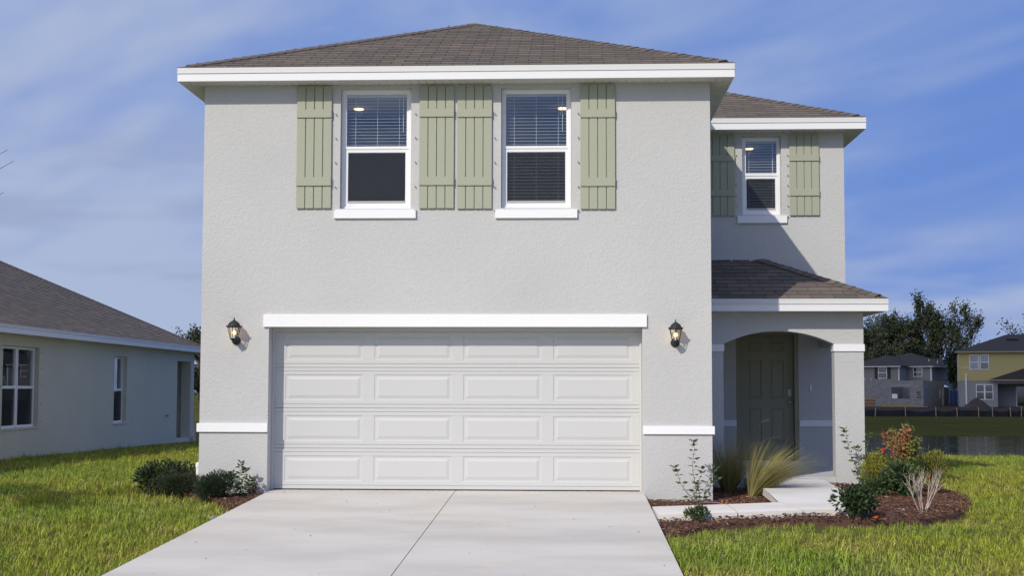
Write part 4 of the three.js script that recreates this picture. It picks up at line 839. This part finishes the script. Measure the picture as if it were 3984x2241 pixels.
// young street tree just outside the frame: its twigs reach in and it shades the lawn
{
  const t = thing('young_tree', 'thin bare-twigged young tree at the lawn edge, its twigs reaching in', 'tree', [-3.9, land(-3.9, 2.7), 2.7]);
  const wood = new Plant(), crown = new Plant(), R = rng(61), bark = [0.13, 0.10, 0.08], at = (x, y, z) => V(x + 3.9, y + 0.2, z - 2.7);
  const bend = (a, b, lift, n = 7) => Array.from({ length: n + 1 }, (_, k) => { const f = k / n; return a.clone().lerp(b, f).add(V(0.06 * Math.sin(f * 7), lift * Math.sin(Math.PI * f), 0.06 * Math.cos(f * 5))); });
  wood.tube([V(0, -0.15, 0), V(0.03, 0.8, 0.02), V(-0.02, 1.7, -0.03), V(0.04, 2.6, 0.02), V(0.0, 3.6, 0), V(0.05, 4.6, 0.03)], 0.05, 0.014, 8, bark);
  const limb = (h, end, r0, cl) => { const p = bend(V(0.02, h, 0), end, 0.1); wood.tube(p, r0, 0.003, 5, bark);
    for (let k = 2; k < p.length; k++) for (let j = 0; j < (cl ? 2 : k % 3 === 0 ? 1 : 0); j++) { const d = ball(R); d.y = Math.abs(d.y) * 0.8; const e = p[k].clone().addScaledVector(d, 0.35); wood.tube([p[k], p[k].clone().lerp(e, 0.5).add(V(0, 0.03, 0)), e], 0.004, 0.0015, 3, bark); if (cl > 0) for (let m = 0; m < cl; m++) crown.leaf(e.clone().addScaledVector(ball(R), 0.22), ball(R).normalize(), ball(R).normalize(), 0.14, 0.06, [0.07 * (0.7 + R() * 0.6), 0.10 * (0.7 + R() * 0.6), 0.03]); } };
  limb(2.3, at(-1.725, 4.015, 2.0), 0.016, 0); limb(2.5, at(-1.80, 4.15, 2.0), 0.014, 0); limb(2.1, at(-1.84, 3.64, 2.0), 0.014, 0); limb(1.9, at(-1.87, 2.98, 2.0), 0.012, 0); limb(1.6, at(-1.88, 2.35, 2.1), 0.012, 0);
  limb(1.7, at(-2.95, 2.9, 2.35), 0.018, 44); limb(1.9, at(-3.2, 2.5, 3.9), 0.018, 40); limb(1.8, at(-5.3, 3.0, 1.9), 0.018, 44); limb(2.4, at(-4.9, 3.5, 3.6), 0.016, 20); limb(2.8, at(-3.5, 4.2, 3.4), 0.014, 12); limb(2.6, at(-3.4, 3.3, 1.6), 0.014, 16);
  part('trunk', wood.geometry(), M.bark, t); part('crown', crown.geometry(), M.leaf, t);
}

// ---------------------------------------------------------------- planting beds: bark mulch and what grows in them
const bedEdge = { // outlines on the ground, [x, z]
  left: [[-0.30, -0.3], [-0.10, 0.25], [0.25, 0.55], [0.52, 1.0], [0.93, 1.75], [0.93, 0.0], [-0.02, 0.0], [-0.02, -0.3]],
  right: [[5.80, 0.0], [W, 0.0], [W, -2.2], [7.39, -2.2], [7.39, 0.95], [7.30, 1.25], [5.80, 1.25]],
  strip: [[5.80, 2.28], [7.9, 2.28], [8.2, 2.0], [8.42, -0.3], [8.46, -2.2], [9.11, -2.2], [9.11, -4.5], [9.9, -4.3], [10.3, -2.6], [10.15, -0.8], [9.75, 0.7], [9.3, 1.8], [8.75, 2.45], [8.0, 2.62], [7.0, 2.58], [6.4, 2.68], [6.02, 3.05], [5.80, 3.5]],
};
const inside = (pts, x, z) => { let c = false; for (let i = 0, j = pts.length - 1; i < pts.length; j = i++) if (pts[i][1] > z !== pts[j][1] > z && x < ((pts[j][0] - pts[i][0]) * (z - pts[i][1])) / (pts[j][1] - pts[i][1]) + pts[i][0]) c = !c; return c; };
const inBed = (x, z) => Object.values(bedEdge).some((b) => inside(b, x, z));
const bedTop = { left: (x, z) => Math.min(-0.06, land(x, z) + 0.085), right: (x, z) => -0.115, strip: (x, z) => (z > 1.9 && x < 8 ? mix(-0.13, -0.055, smooth(5.8, 7.8, x)) - 0.09 * (z - 2.3) : -0.045 - 0.05 * Math.max(0, x - 8.7) - 0.05 * Math.max(0, z - 1.6)) };
const mulchMat = std({ color: lin(0.075, 0.037, 0.024), roughness: 1 });
{
  const R = rng(5), chips = [];
  for (const [n, pts] of Object.entries(bedEdge)) {
    const xs = pts.map((p) => p[0]), zs = pts.map((p) => p[1]), x0 = Math.min(...xs), x1 = Math.max(...xs), z0 = Math.min(...zs), z1 = Math.max(...zs);
    const s = new THREE.Shape(pts.map(([x, z]) => new THREE.Vector2(x, -z)));
    // a fine grid over the outline, rough on top
    const st = 0.06, p = [], idx = [], id = new Map();
    const vert = (i, j) => { const k = i * 10000 + j; if (!id.has(k)) { const x = x0 + i * st, z = z0 + j * st; id.set(k, p.length / 3); const rim = [[st, 0], [-st, 0], [0, st], [0, -st]].every(([a, b]) => inside(pts, x + a, z + b)) ? 0 : 0.12; p.push(x, bedTop[n](x, z) + 0.035 * (fbm(x * 9, z * 9, 6, 3) - 0.5) - rim, z); } return id.get(k); };
    for (let i = 0; x0 + i * st < x1; i++) for (let j = 0; z0 + j * st < z1; j++) if (inside(pts, x0 + (i + 0.5) * st, z0 + (j + 0.5) * st)) { const a = vert(i, j), b = vert(i + 1, j), c = vert(i + 1, j + 1), d = vert(i, j + 1); idx.push(a, d, b, b, d, c); }
    const g = new THREE.BufferGeometry(); g.setAttribute('position', new THREE.Float32BufferAttribute(p, 3)); g.setIndex(idx); g.computeVertexNormals();
    structure('mulch_bed', g, mulchMat);
    const area = (x1 - x0) * (z1 - z0); for (let k = 0; k < area * 1500; k++) { const x = mix(x0, x1, R()), z = mix(z0, z1, R()); if (inside(pts, x, z)) chips.push([x, bedTop[n](x, z) + 0.004 + 0.026 * R(), z]); }
  }
  const shard = new THREE.BufferGeometry(); { const a = [-0.5, 0, 0], b = [0, 0.05, 0.16], c = [0.5, 0, 0.02], d = [0.05, -0.05, -0.14], e = [0, 0.13, 0]; shard.setAttribute('position', new THREE.Float32BufferAttribute([a, b, e, b, c, e, c, d, e, d, a, e, a, d, b, d, c, b].flat(), 3)); shard.computeVertexNormals(); }
  const im = new THREE.InstancedMesh(shard, std({ roughness: 0.95 }), chips.length), q = new THREE.Object3D(), col = new THREE.Color();
  chips.forEach(([x, y, z], k) => { q.position.set(x, y, z); q.rotation.set((R() - 0.5) * 0.9, R() * 6.28, (R() - 0.5) * 0.7); const s = 0.03 + 0.055 * R() * R(); q.scale.set(s, s * 0.8, s * 0.8); q.updateMatrix(); im.setMatrixAt(k, q.matrix); const v = 0.45 + R() * 1.1, pale = R() > 0.93; col.setRGB(...(pale ? [0.30, 0.21, 0.14] : [0.115 * v, 0.052 * v, 0.031 * v])); im.setColorAt(k, col); });
  im.name = 'bark_mulch'; im.userData = { kind: 'stuff', label: 'red-brown shredded bark mulch covering the planting beds', category: 'mulch' }; shadowed(im); scene.add(im);
}
const UP = V(0, 1, 0);
function sideOf(d, R) { return new THREE.Vector3().crossVectors(d, ball(R)).normalize(); }
// a rounded bush: branching stems, leaves clustered on the shell of uneven lobes
function bush(name, label, [x, y, z], { w = 0.4, h = 0.35, d = w * 0.85, n = 900, leaf = [0.05, 0.025], cols, seed = 1, lobes = 7, upright = 0.3, stem = [0.08, 0.06, 0.04], flowers = [], cat = 'bush' }) {
  const t = thing(name, label, cat, [x, y, z]), R = rng(seed), wood = new Plant(), f = new Plant();
  const centres = Array.from({ length: lobes }, (_, k) => { const a = (k / lobes) * 6.28 + R(), q = 0.15 + 0.5 * R(); return [V(Math.cos(a) * q * w * 0.5, h * (0.4 + 0.34 * R()), Math.sin(a) * q * d * 0.5), 0.24 + 0.16 * R()]; });
  for (const [c] of centres) for (let k = 0; k < 3; k++) { const e = c.clone().add(ball(R).multiplyScalar(0.2 * w)); wood.tube([V((R() - 0.5) * 0.05, -0.04, (R() - 0.5) * 0.05), c.clone().multiplyScalar(0.5).add(V(0, -0.02, 0)), e], 0.006, 0.002, 4, stem); }
  for (let k = 0; k < n; k++) {
    const [c, rad] = centres[Math.floor(R() * lobes)], o = ball(R), q = o.clone().normalize().multiplyScalar(Math.pow(o.length(), 0.5));
    const p = c.clone().add(V(q.x * rad * w, q.y * rad * h * 1.15, q.z * rad * d)); if (p.y < 0.01) p.y = 0.01 + 0.05 * R();
    const dir = q.clone().normalize().addScaledVector(ball(R), 0.7).addScaledVector(UP, upright).normalize(), c0 = cols[Math.floor(R() * cols.length)], v = 0.7 + 0.6 * R();
    f.leaf(p, dir, sideOf(dir, R), leaf[0] * (0.7 + 0.6 * R()), leaf[1], c0.map((s) => s * v));
  }
  part('stems', wood.geometry(), M.bark, t); part('foliage', f.geometry(), M.leaf, t);
  if (flowers.length) { const b = new Plant(); for (const [fx, fy, fz, s, c] of flowers) for (let k = 0; k < 9; k++) { const dir = ball(R).addScaledVector(UP, 0.6).normalize(); b.leaf(V(fx, fy, fz), dir, sideOf(dir, R), s, s * 0.45, c); } part('flowers', b.geometry(), M.leaf, t); }
  return t;
}
const G1 = [[0.035, 0.06, 0.022], [0.045, 0.075, 0.025], [0.028, 0.048, 0.02], [0.07, 0.10, 0.03]];
bush('broad_bush', 'wide dark green bush left of the wall corner with the white pipe', [-0.52, -0.1, -0.45], { w: 0.82, h: 0.39, d: 0.62, n: 2900, leaf: [0.064, 0.034], cols: G1, seed: 3, lobes: 12 });
bush('needle_bush', 'dark needle-leaved bush in front of the left wall base', [0.38, -0.11, 0.55], { w: 0.47, h: 0.34, d: 0.46, n: 7500, leaf: [0.045, 0.008], cols: [[0.035, 0.062, 0.028], [0.028, 0.05, 0.024], [0.05, 0.085, 0.035]], seed: 7, lobes: 8, upright: 0.8 });
bush('needle_bush', 'low needle-leaved shrub before the wide dark bush', [-0.25, -0.12, 0.05], { w: 0.8, h: 0.34, d: 0.45, n: 5200, leaf: [0.042, 0.008], cols: [[0.035, 0.055, 0.024], [0.045, 0.07, 0.028], [0.06, 0.06, 0.03]], seed: 8, lobes: 8, upright: 0.7 });
// stems with pairs of leaves up their length
function stemmy(name, label, [x, y, z], stems, { seed = 1, leaf = [0.05, 0.022], col = [0.09, 0.14, 0.035], stem = [0.14, 0.13, 0.06], gap = 0.045, from = 0.25, cat = 'plant' }) {
  const t = thing(name, label, cat, [x, y, z]), R = rng(seed), wood = new Plant(), f = new Plant();
  for (const [bx, by, ex, ey, ez] of stems) {
    const a = V(bx, -0.03, by), b = V(ex, ey, ez), L = a.distanceTo(b), pts = Array.from({ length: 7 }, (_, k) => a.clone().lerp(b, k / 6).add(V(0.02 * Math.sin(k * 1.3), 0, 0.015 * Math.cos(k)))); wood.tube(pts, 0.005, 0.002, 5, stem);
    const n = Math.floor((L * (1 - from)) / gap);
    for (let k = 0; k <= n; k++) { const q = mix(from, 1, k / Math.max(n, 1)), p = a.clone().lerp(b, q), i = Math.min(5, Math.floor(q * 6)), dir0 = pts[i + 1].clone().sub(pts[i]).normalize(), top = k >= n - 1;
      for (const s of [1, -1]) { const ang = k * 1.57 + R() * 0.5, o = V(Math.cos(ang) * s, 0, Math.sin(ang) * s), dir = o.addScaledVector(dir0, top ? 0.7 : 0.15).normalize(), v = 0.7 + 0.6 * R(), sz = top ? 1.1 : 0.55 + 0.7 * R(); f.leaf(p, dir, sideOf(dir, R), leaf[0] * sz, leaf[1] * sz, col.map((c) => c * v)); if (top) { const d2 = V(-o.z, 0.5, o.x).normalize(); f.leaf(p, d2, sideOf(d2, R), leaf[0] * 0.9, leaf[1], col.map((c) => c * v)); } } }
  }
  part('stems', wood.geometry(), M.bark, t); part('foliage', f.geometry(), M.leaf, t);
}
stemmy('leafy_sprig', 'tall glossy-leaved sprig rising behind the dark bushes at the wall', [0.60, -0.1, 0.26], [[0, 0, 0.03, 0.46, 0], [0.02, 0.02, 0.1, 0.38, 0.05], [-0.02, 0, -0.08, 0.33, 0.03], [0.03, 0, 0.2, 0.26, 0.1], [0, 0, 0.17, 0.2, 0.16]], { seed: 4, leaf: [0.075, 0.04], col: [0.06, 0.10, 0.03], gap: 0.03 });
stemmy('young_shrub', 'leggy young shrub with paired leaves before the wall under the lantern', [6.42, -0.12, 0.42], [[0, 0, -0.03, 0.78, 0.0], [-0.02, 0.01, -0.27, 0.46, 0.06], [0.02, 0.02, 0.07, 0.45, 0.03], [0.03, 0, 0.24, 0.46, 0.06], [0.03, 0.02, 0.25, 0.33, 0.1], [-0.01, 0.02, 0.01, 0.26, 0.12]], { seed: 6, leaf: [0.075, 0.034], col: [0.085, 0.115, 0.035], gap: 0.05 });
stemmy('young_shrub', 'leggy young shrub with paired leaves against the porch pillar', [8.98, -0.04, -1.75], [[0, 0, -0.28, 0.80, 0.02], [0.02, 0, 0.06, 0.72, 0.05], [0, 0.02, -0.1, 0.54, 0.06], [0.02, 0.02, 0.16, 0.52, 0.08], [0.0, 0, 0.02, 0.42, 0.1], [0.02, 0, 0.12, 0.36, 0.12], [-0.01, 0, -0.13, 0.2, 0.1]], { seed: 9, leaf: [0.078, 0.035], col: [0.10, 0.145, 0.04], gap: 0.045 });
bush('dead_plant', 'small dried brown plant by the driveway and wall corner', [0.76, -0.07, 0.10], { w: 0.10, h: 0.17, d: 0.1, n: 220, leaf: [0.03, 0.012], cols: [[0.16, 0.12, 0.07], [0.11, 0.085, 0.05]], seed: 2, lobes: 5, cat: 'plant' });
bush('small_plant', 'small low green plant in mulch between walkway and lawn', [6.25, -0.12, 2.44], { w: 0.24, h: 0.14, d: 0.2, n: 300, leaf: [0.05, 0.02], cols: [[0.06, 0.11, 0.03], [0.08, 0.13, 0.035], [0.045, 0.08, 0.025]], seed: 12, lobes: 6, upright: 0.8, cat: 'plant' });
bush('round_bush', 'round glossy dark green bush at the walkway corner', [7.98, -0.06, 2.42], { w: 0.44, h: 0.29, d: 0.4, n: 900, leaf: [0.058, 0.034], cols: [[0.022, 0.045, 0.016], [0.03, 0.058, 0.02], [0.05, 0.09, 0.028]], seed: 15, lobes: 10 });
bush('dark_shrub', 'broad-leaved dark green shrub behind the bare white shrub', [9.12, -0.06, -0.25], { w: 0.44, h: 0.44, d: 0.45, n: 760, leaf: [0.075, 0.042], cols: [[0.055, 0.095, 0.035], [0.07, 0.12, 0.04], [0.11, 0.155, 0.06]], seed: 17, lobes: 9 });
bush('golden_bush', 'yellow-green small-leaved bush beside the porch pillar', [8.94, -0.04, -0.95], { w: 0.42, h: 0.48, d: 0.4, n: 1500, leaf: [0.034, 0.015], cols: [[0.30, 0.27, 0.035], [0.36, 0.33, 0.04], [0.17, 0.18, 0.035]], seed: 19, lobes: 9, upright: 0.9, flowers: [[0.12, 0.54, 0.05, 0.05, [0.75, 0.10, 0.03]]] });
bush('golden_bush', 'yellow-green upright bush nearest the open lawn', [9.80, -0.07, -1.2], { w: 0.34, h: 0.56, d: 0.4, n: 1500, leaf: [0.045, 0.014], cols: [[0.21, 0.22, 0.035], [0.30, 0.27, 0.04], [0.12, 0.15, 0.035]], seed: 21, lobes: 9, upright: 1.3, flowers: [[-0.12, 0.2, 0.2, 0.035, [0.7, 0.05, 0.03]]] });
bush('low_shrub', 'low green shrub at the foot of the pillar-side golden bush', [8.84, -0.04, -0.3], { w: 0.4, h: 0.22, d: 0.36, n: 520, leaf: [0.055, 0.028], cols: [[0.055, 0.10, 0.03], [0.07, 0.12, 0.035]], seed: 22, lobes: 7 });
{
  // the tall shrub with rusty and green leaves
  const t = thing('rusty_shrub', 'tall shrub with half its leaves turned rusty red', 'shrub', [9.38, -0.05, -0.85]), R = rng(25), wood = new Plant(), f = new Plant();
  for (let k = 0; k < 15; k++) {
    const a = R() * 6.28, q = 0.08 + 0.3 * R(), e = V(Math.cos(a) * q - 0.02, 0.56 + 0.4 * R(), Math.sin(a) * q * 0.8), m = e.clone().multiplyScalar(0.5).add(V(0, 0.06, 0)), red = e.x < -0.02 ? R() < 0.8 : R() < 0.12;
    wood.tube([V((R() - 0.5) * 0.06, -0.03, (R() - 0.5) * 0.06), m, e], 0.006, 0.002, 4, [0.12, 0.08, 0.05]);
    for (let j = 0; j < 95; j++) { const p = m.clone().lerp(e, Math.pow(R(), 0.7) * 1.25 - 0.45).addScaledVector(ball(R), 0.055), dir = ball(R).addScaledVector(UP, 0.35).normalize(), v = 0.7 + 0.6 * R(), c = (R() < 0.86 ? red : !red) ? [0.40, 0.165, 0.085] : [0.20, 0.25, 0.05]; f.leaf(p, dir, sideOf(dir, R), 0.05 * (0.7 + 0.6 * R()), 0.03, c.map((s) => s * v)); }
  }
  part('stems', wood.geometry(), M.bark, t); part('foliage', f.geometry(), M.leaf, t);
  t.scale.setScalar(1.08);
}
{
  const t = thing('bare_shrub', 'leafless pale-stemmed shrub at the front of the mulch bed', 'shrub', [8.87, -0.07, 1.75]), R = rng(29), wood = new Plant(), col = [0.52, 0.43, 0.36];
  const grow = (p, d, len, r, lev) => { const pts = [p]; let q = p, dir = d.clone(); for (let k = 0; k < 3; k++) { dir = dir.clone().addScaledVector(ball(R), 0.2).normalize(); q = q.clone().addScaledVector(dir, len / 3); pts.push(q); } wood.tube(pts, r, r * 0.6, 5, col); if (lev) for (let k = 0; k < (lev > 1 ? 3 : 2); k++) { const s = ball(R); s.y = Math.abs(s.y); grow(pts[k ? 3 : 2], dir.clone().addScaledVector(s, 0.62).normalize(), len * 0.68, r * 0.55, lev - 1); } };
  for (const [x, z, y] of [[0.10, 0, 1], [-0.32, 0.15, 0.9], [0.42, 0.05, 0.85], [0.5, -0.1, 0.9], [-0.05, -0.2, 1], [-0.5, 0.05, 0.7], [0.3, -0.2, 1]]) grow(V(x * 0.06, -0.04, z * 0.06), V(x, y, z).normalize(), 0.235 + 0.04 * R(), 0.0085, 3);
  t.scale.set(0.74, 0.95, 0.74);
  part('stems', wood.geometry(), M.bark, t);
}
// feather grass
const blond = [[0.36, 0.31, 0.11], [0.44, 0.37, 0.18], [0.22, 0.24, 0.07], [0.32, 0.29, 0.09]];
function feather(label, [x, y, z], { n = 420, len = 0.8, lean = [0, 0], spread = 0.5, cols, seed, width = 0.004, droop = 0.4 }) {
  const t = thing('feather_grass', label, 'grass clump', [x, y, z]), R = rng(seed), f = new Plant();
  for (let k = 0; k < n; k++) {
    const a = R() * 6.28, q = Math.sqrt(R()), o = V(Math.cos(a) * q * 0.06, 0, Math.sin(a) * q * 0.06), L = len * (0.55 + 0.5 * R());
    const d = V(Math.cos(a) * q * spread + lean[0], 1, Math.sin(a) * q * spread * 0.8 + lean[1]).normalize(), fall = V(lean[0] + Math.cos(a) * 0.5, -0.55, lean[1] + Math.sin(a) * 0.4).multiplyScalar(droop * (0.7 + 0.6 * R()));
    const pts = [0, 0.25, 0.5, 0.75, 1].map((s) => o.clone().addScaledVector(d, L * s).addScaledVector(fall, L * s * s * 0.75)), c = cols[Math.floor(R() * cols.length)], v = 0.75 + 0.5 * R();
    f.strip(pts, width, 0.0012, V(Math.cos(a + 1.57), 0, Math.sin(a + 1.57)), c.map((s) => s * v));
  }
  part('blades', f.geometry(), M.blade, t); return t;
}
feather('tall shaded feather grass clump before the porch pillar', [7.05, -0.12, -1.45], { n: 640, width: 0.0065, len: 0.98, spread: 0.62, lean: [0.06, 0.05], droop: 0.25, cols: blond, seed: 33 });
feather('sunlit blond feather grass clump sweeping over the walkway', [7.27, -0.12, -0.62], { n: 820, len: 0.98, spread: 0.62, lean: [0.52, 0.06], droop: 0.48, cols: blond, seed: 35, width: 0.0095 });
{
  // seed plumes that arch over the door from the shaded clump, and one upright stalk
  const t = thing('grass_plume', 'arching tan seed plumes of feather grass crossing the entrance door', 'grass plume', [7.15, -0.1, -1.35]), R = rng(37), f = new Plant();
  const plume = (pts, tuft) => { const c = new THREE.CatmullRomCurve3(pts.map((p) => V(...p))), q = c.getPoints(18); f.strip(q, 0.009, 0.005, V(0, 0, 1), [0.52, 0.41, 0.26]); for (let k = 0; k < tuft; k++) { const p = c.getPoint(0.55 + 0.45 * R()), d = c.getTangent(0.8).add(ball(R).multiplyScalar(0.55)).normalize(); f.strip([p, p.clone().addScaledVector(d, 0.05), p.clone().addScaledVector(d, 0.1).add(V(0, -0.015, 0))], 0.008, 0.003, V(0, 0, 1), [0.52, 0.40, 0.26]); } };
  plume([[0, 0, 0], [0.12, 0.45, 0.02], [0.30, 0.75, 0.03], [0.62, 0.82, 0.03], [0.86, 0.7, 0.02], [0.95, 0.6, 0]], 46);
  plume([[0, 0, 0], [0.08, 0.5, 0.02], [0.2, 0.8, 0.02], [0.32, 0.95, 0.02], [0.42, 0.98, 0.02]], 60);
  plume([[0.02, 0, 0], [0.14, 0.42, 0.05], [0.3, 0.66, 0.06], [0.5, 0.76, 0.06], [0.72, 0.72, 0.05]], 40);
  plume([[0.1, 0, 0.7], [0.14, 0.3, 0.72], [0.18, 0.5, 0.72], [0.26, 0.68, 0.7]], 30);
  part('stalks', f.geometry(), M.blade, t);
}
// dry leaf scraps blown over the driveway and walk
{
  const R = rng(81), f = new Plant();
  for (let k = 0; k < 90; k++) { const x = mix(1.0, 5.75, R()), z = mix(0.05, 7.5, Math.pow(R(), 1.5)), d = V(R() - 0.5, 0.12 * R(), R() - 0.5).normalize(), s = 0.012 + 0.028 * R() * R(), v = 0.6 + 0.8 * R(); f.leaf(V(x, driveY(z) + 0.004, z), d, V(-d.z, 0, d.x).normalize(), s, s * 0.5, [0.13 * v, 0.09 * v, 0.055 * v]); }
  for (let k = 0; k < 60; k++) { const x = mix(1.0, 5.75, R()), z = -0.2 + 0.12 * R(), d = V(R() - 0.5, 0.2 * R(), R() - 0.5).normalize(), s = 0.012 + 0.02 * R(), v = 0.6 + 0.8 * R(); f.leaf(V(x, driveY(0) + 0.004, z), d, V(-d.z, 0, d.x).normalize(), s, s * 0.5, [0.15 * v, 0.09 * v, 0.05 * v]); }
  const m = part('leaf_litter', f.geometry(), M.bark, scene); m.userData = { kind: 'stuff', label: 'tiny dry leaf scraps strewn over the driveway', category: 'litter' };
}
// odds and ends in the beds
{
  const tube = new THREE.TubeGeometry(new THREE.CatmullRomCurve3([V(6.45, -0.10, 0.55), V(6.52, -0.07, 0.66), V(6.66, -0.07, 0.72), V(6.78, -0.095, 0.78)]), 20, 0.008, 6);
  tag(part('drip_tube', tube, std({ color: lin(0.20, 0.10, 0.17), roughness: 0.5 }), scene), 'thin purple irrigation tube lying in mulch by the young shrub', 'tube');
  const bit = (n, label, cat, x, y, z, s, col, seed) => { const R = rng(seed), p = new Plant(); for (let k = 0; k < 3; k++) { const d = ball(R); d.y = Math.abs(d.y) * 0.6; d.normalize(); p.leaf(V((R() - 0.5) * s * 0.3, 0.01, (R() - 0.5) * s * 0.3), d, sideOf(d, R), s, s * 0.6, col); } const m = part(n, p.geometry(), M.leaf, scene); m.position.set(x, y, z); tag(m, label, cat); };
  bit('fallen_leaf', 'orange fallen leaf in the mulch beside the porch wall corner', 'leaf', 6.76, -0.10, 0.55, 0.06, [0.55, 0.20, 0.03], 2);
  bit('fallen_leaf', 'orange-red fallen leaf under the round bush', 'leaf', 8.18, -0.08, 2.56, 0.06, [0.5, 0.10, 0.02], 4);
  bit('paper_scrap', 'white scrap of paper by the bare shrub', 'litter', 8.62, -0.06, 1.75, 0.05, [0.75, 0.75, 0.75], 6);
  bit('paper_scrap', 'white scrap lying at the walkway edge by the driveway', 'litter', 6.0, -0.12, 2.36, 0.06, [0.7, 0.7, 0.68], 7);
  const st = thing('stone', 'small grey stone at the driveway edge in the grass', 'stone', [0.9, driveY(2.55) - 0.01, 2.55]);
  const g = new THREE.IcosahedronGeometry(0.04, 2), p = g.attributes.position; for (let i = 0; i < p.count; i++) { const n = 1 + 0.4 * (vnoise(p.getX(i) * 30, p.getY(i) * 30 + p.getZ(i) * 20, 3) - 0.5); p.setXYZ(i, p.getX(i) * n, p.getY(i) * n * 0.8, p.getZ(i) * n); } g.computeVertexNormals();
  part('body', g, std({ color: lin(0.20, 0.21, 0.22), roughness: 0.9 }), st);
}

// ---------------------------------------------------------------- lawn
{
  const R = rng(101);
  const tuft = (seed, n, h) => { const q = rng(seed), f = new Plant(); for (let k = 0; k < n; k++) { const a = q() * 6.28, o = V((q() - 0.5) * 0.11, -0.02, (q() - 0.5) * 0.11), L = h * (0.45 + 0.75 * q()), b = 0.15 + 0.75 * q(), d = V(Math.cos(a), 0, Math.sin(a)); const pts = [o, o.clone().addScaledVector(d, L * b * 0.25).add(V(0, L * 0.55, 0)), o.clone().addScaledVector(d, L * b * 0.85).add(V(0, L * (1 - b * 0.3), 0))]; const v = 0.5 + 0.9 * q(), dry = q() < 0.17; f.strip(pts, 0.0095, 0.0014, V(-d.z, 0, d.x), dry ? [1.45 * v, 1.02 * v, 3.0 * v] : [v, v, v]); } return f.geometry(); };
  const geos = [tuft(1, 14, 0.09), tuft(2, 14, 0.08), tuft(3, 12, 0.105), tuft(4, 10, 0.135)];
  const places = geos.map(() => []);
  const ok = (x, z) => {
    if (x > 0.885 && x < 5.83 && z > -0.3) return false;
    if (x > -0.06 && x < XW + 0.05 && z < -0.02 && z > -14.5) return false;
    if (x > 5.7 && x < 8.45 && z > 1.2 && z < 2.32) return false;
    const nx = x + 6.984 + 0.0236 * (z + 8.963); if (nx < 0.02 && z > -25.3) return false;
    if (x > 5.7 && x < 8.5 && z > -2.3 && z < 2.3) return false;
    return !inBed(x, z);
  };
  const sow = (x0, x1, z0, z1, per) => {
    const n = Math.round((x1 - x0) * (z1 - z0) * per);
    for (let k = 0; k < n; k++) {
      const x = mix(x0, x1, R()), z = mix(z0, z1, R()); if (!ok(x, z)) continue;
      const dd = 17 - z, u = (x - 4.856) / dd; if (u < -0.44 - 3.2 / dd || u > 0.35 + 3.2 / dd) continue;   // what a step to the side could show
      const thin = fbm(x * 1.1, z * 1.1, 201, 3), clump = fbm(x * 5, z * 5, 207, 2); if (R() < 0.5 * smooth(0.40, 0.26, thin) + 0.25 * smooth(0.55, 0.35, clump)) continue;
      places[Math.floor(Math.pow(R(), 1.3) * 4)].push([x, z]);
    }
  };
  sow(-6.8, 0.95, 0, 7.5, 310); sow(-8, 0, -9, 0, 170); sow(-8, 0, -26, -9, 80);
  sow(5.8, 14, 0, 7.5, 290); sow(9.1, 20.5, -18, 0, 130);
  for (let k = 0; k < 900; k++) {                               // grass that leans over the edges of the slabs
    const z = mix(1.6, 7.5, R()), clump = fbm(z * 2.2, 3, 209, 3), right = R() < 0.45;
    if (R() < clump * 1.5 - 0.15 && (!right || z > 3.3)) places[Math.floor(R() * 3)].push([right ? 5.815 + 0.06 * R() : 0.845 + 0.075 * R(), z]);
  }
  const q = new THREE.Object3D(), col = new THREE.Color();
  geos.forEach((g, k) => {
    const im = new THREE.InstancedMesh(g, M.blade, places[k].length);
    places[k].forEach(([x, z], i) => {
      const lush = fbm(x * 0.5, z * 0.5, 301, 4), dry = fbm(x * 1.3 + 4, z * 1.3, 302, 4), s = (0.65 + 0.7 * R()) * mix(0.7, 1.2, lush) * mix(0.75, 1.25, fbm(x * 4, z * 4, 208, 2)) * (x > 5.5 && x < 9.8 && z < 3.5 && z > 1.5 ? 0.6 : 1);
      q.position.set(x, land(x, z), z); q.rotation.set(0, R() * 6.28, 0); q.scale.set(s * 1.1, s, s * 1.1); q.updateMatrix(); im.setMatrixAt(i, q.matrix);
      const w = smooth(0.45, 0.68, dry) * 0.8, y = smooth(0.35, 0.65, lush), v = 0.8 + 0.4 * R();
      const c = [mix(mix(0.315, 0.235, y), 0.48, w * 0.3), mix(mix(0.36, 0.335, y), 0.41, w * 0.3), mix(0.04, 0.12, w * 0.3)];
      col.setRGB(c[0] * v, c[1] * v, c[2] * v); im.setColorAt(i, col);
    });
    im.name = numbered('lawn_grass'); im.userData = { kind: 'stuff', label: 'rough yellow-green lawn grass around the house', category: 'grass', group: 'lawn grass' }; shadowed(im); scene.add(im);
  });
  console.log('tufts', places.map((p) => p.length).join(' '));
}
scene.traverse((o) => { if (o.isMesh && o.userData.kind !== 'structure') { o.castShadow = true; o.receiveShadow = true; } });
renderer.render(scene, camera);
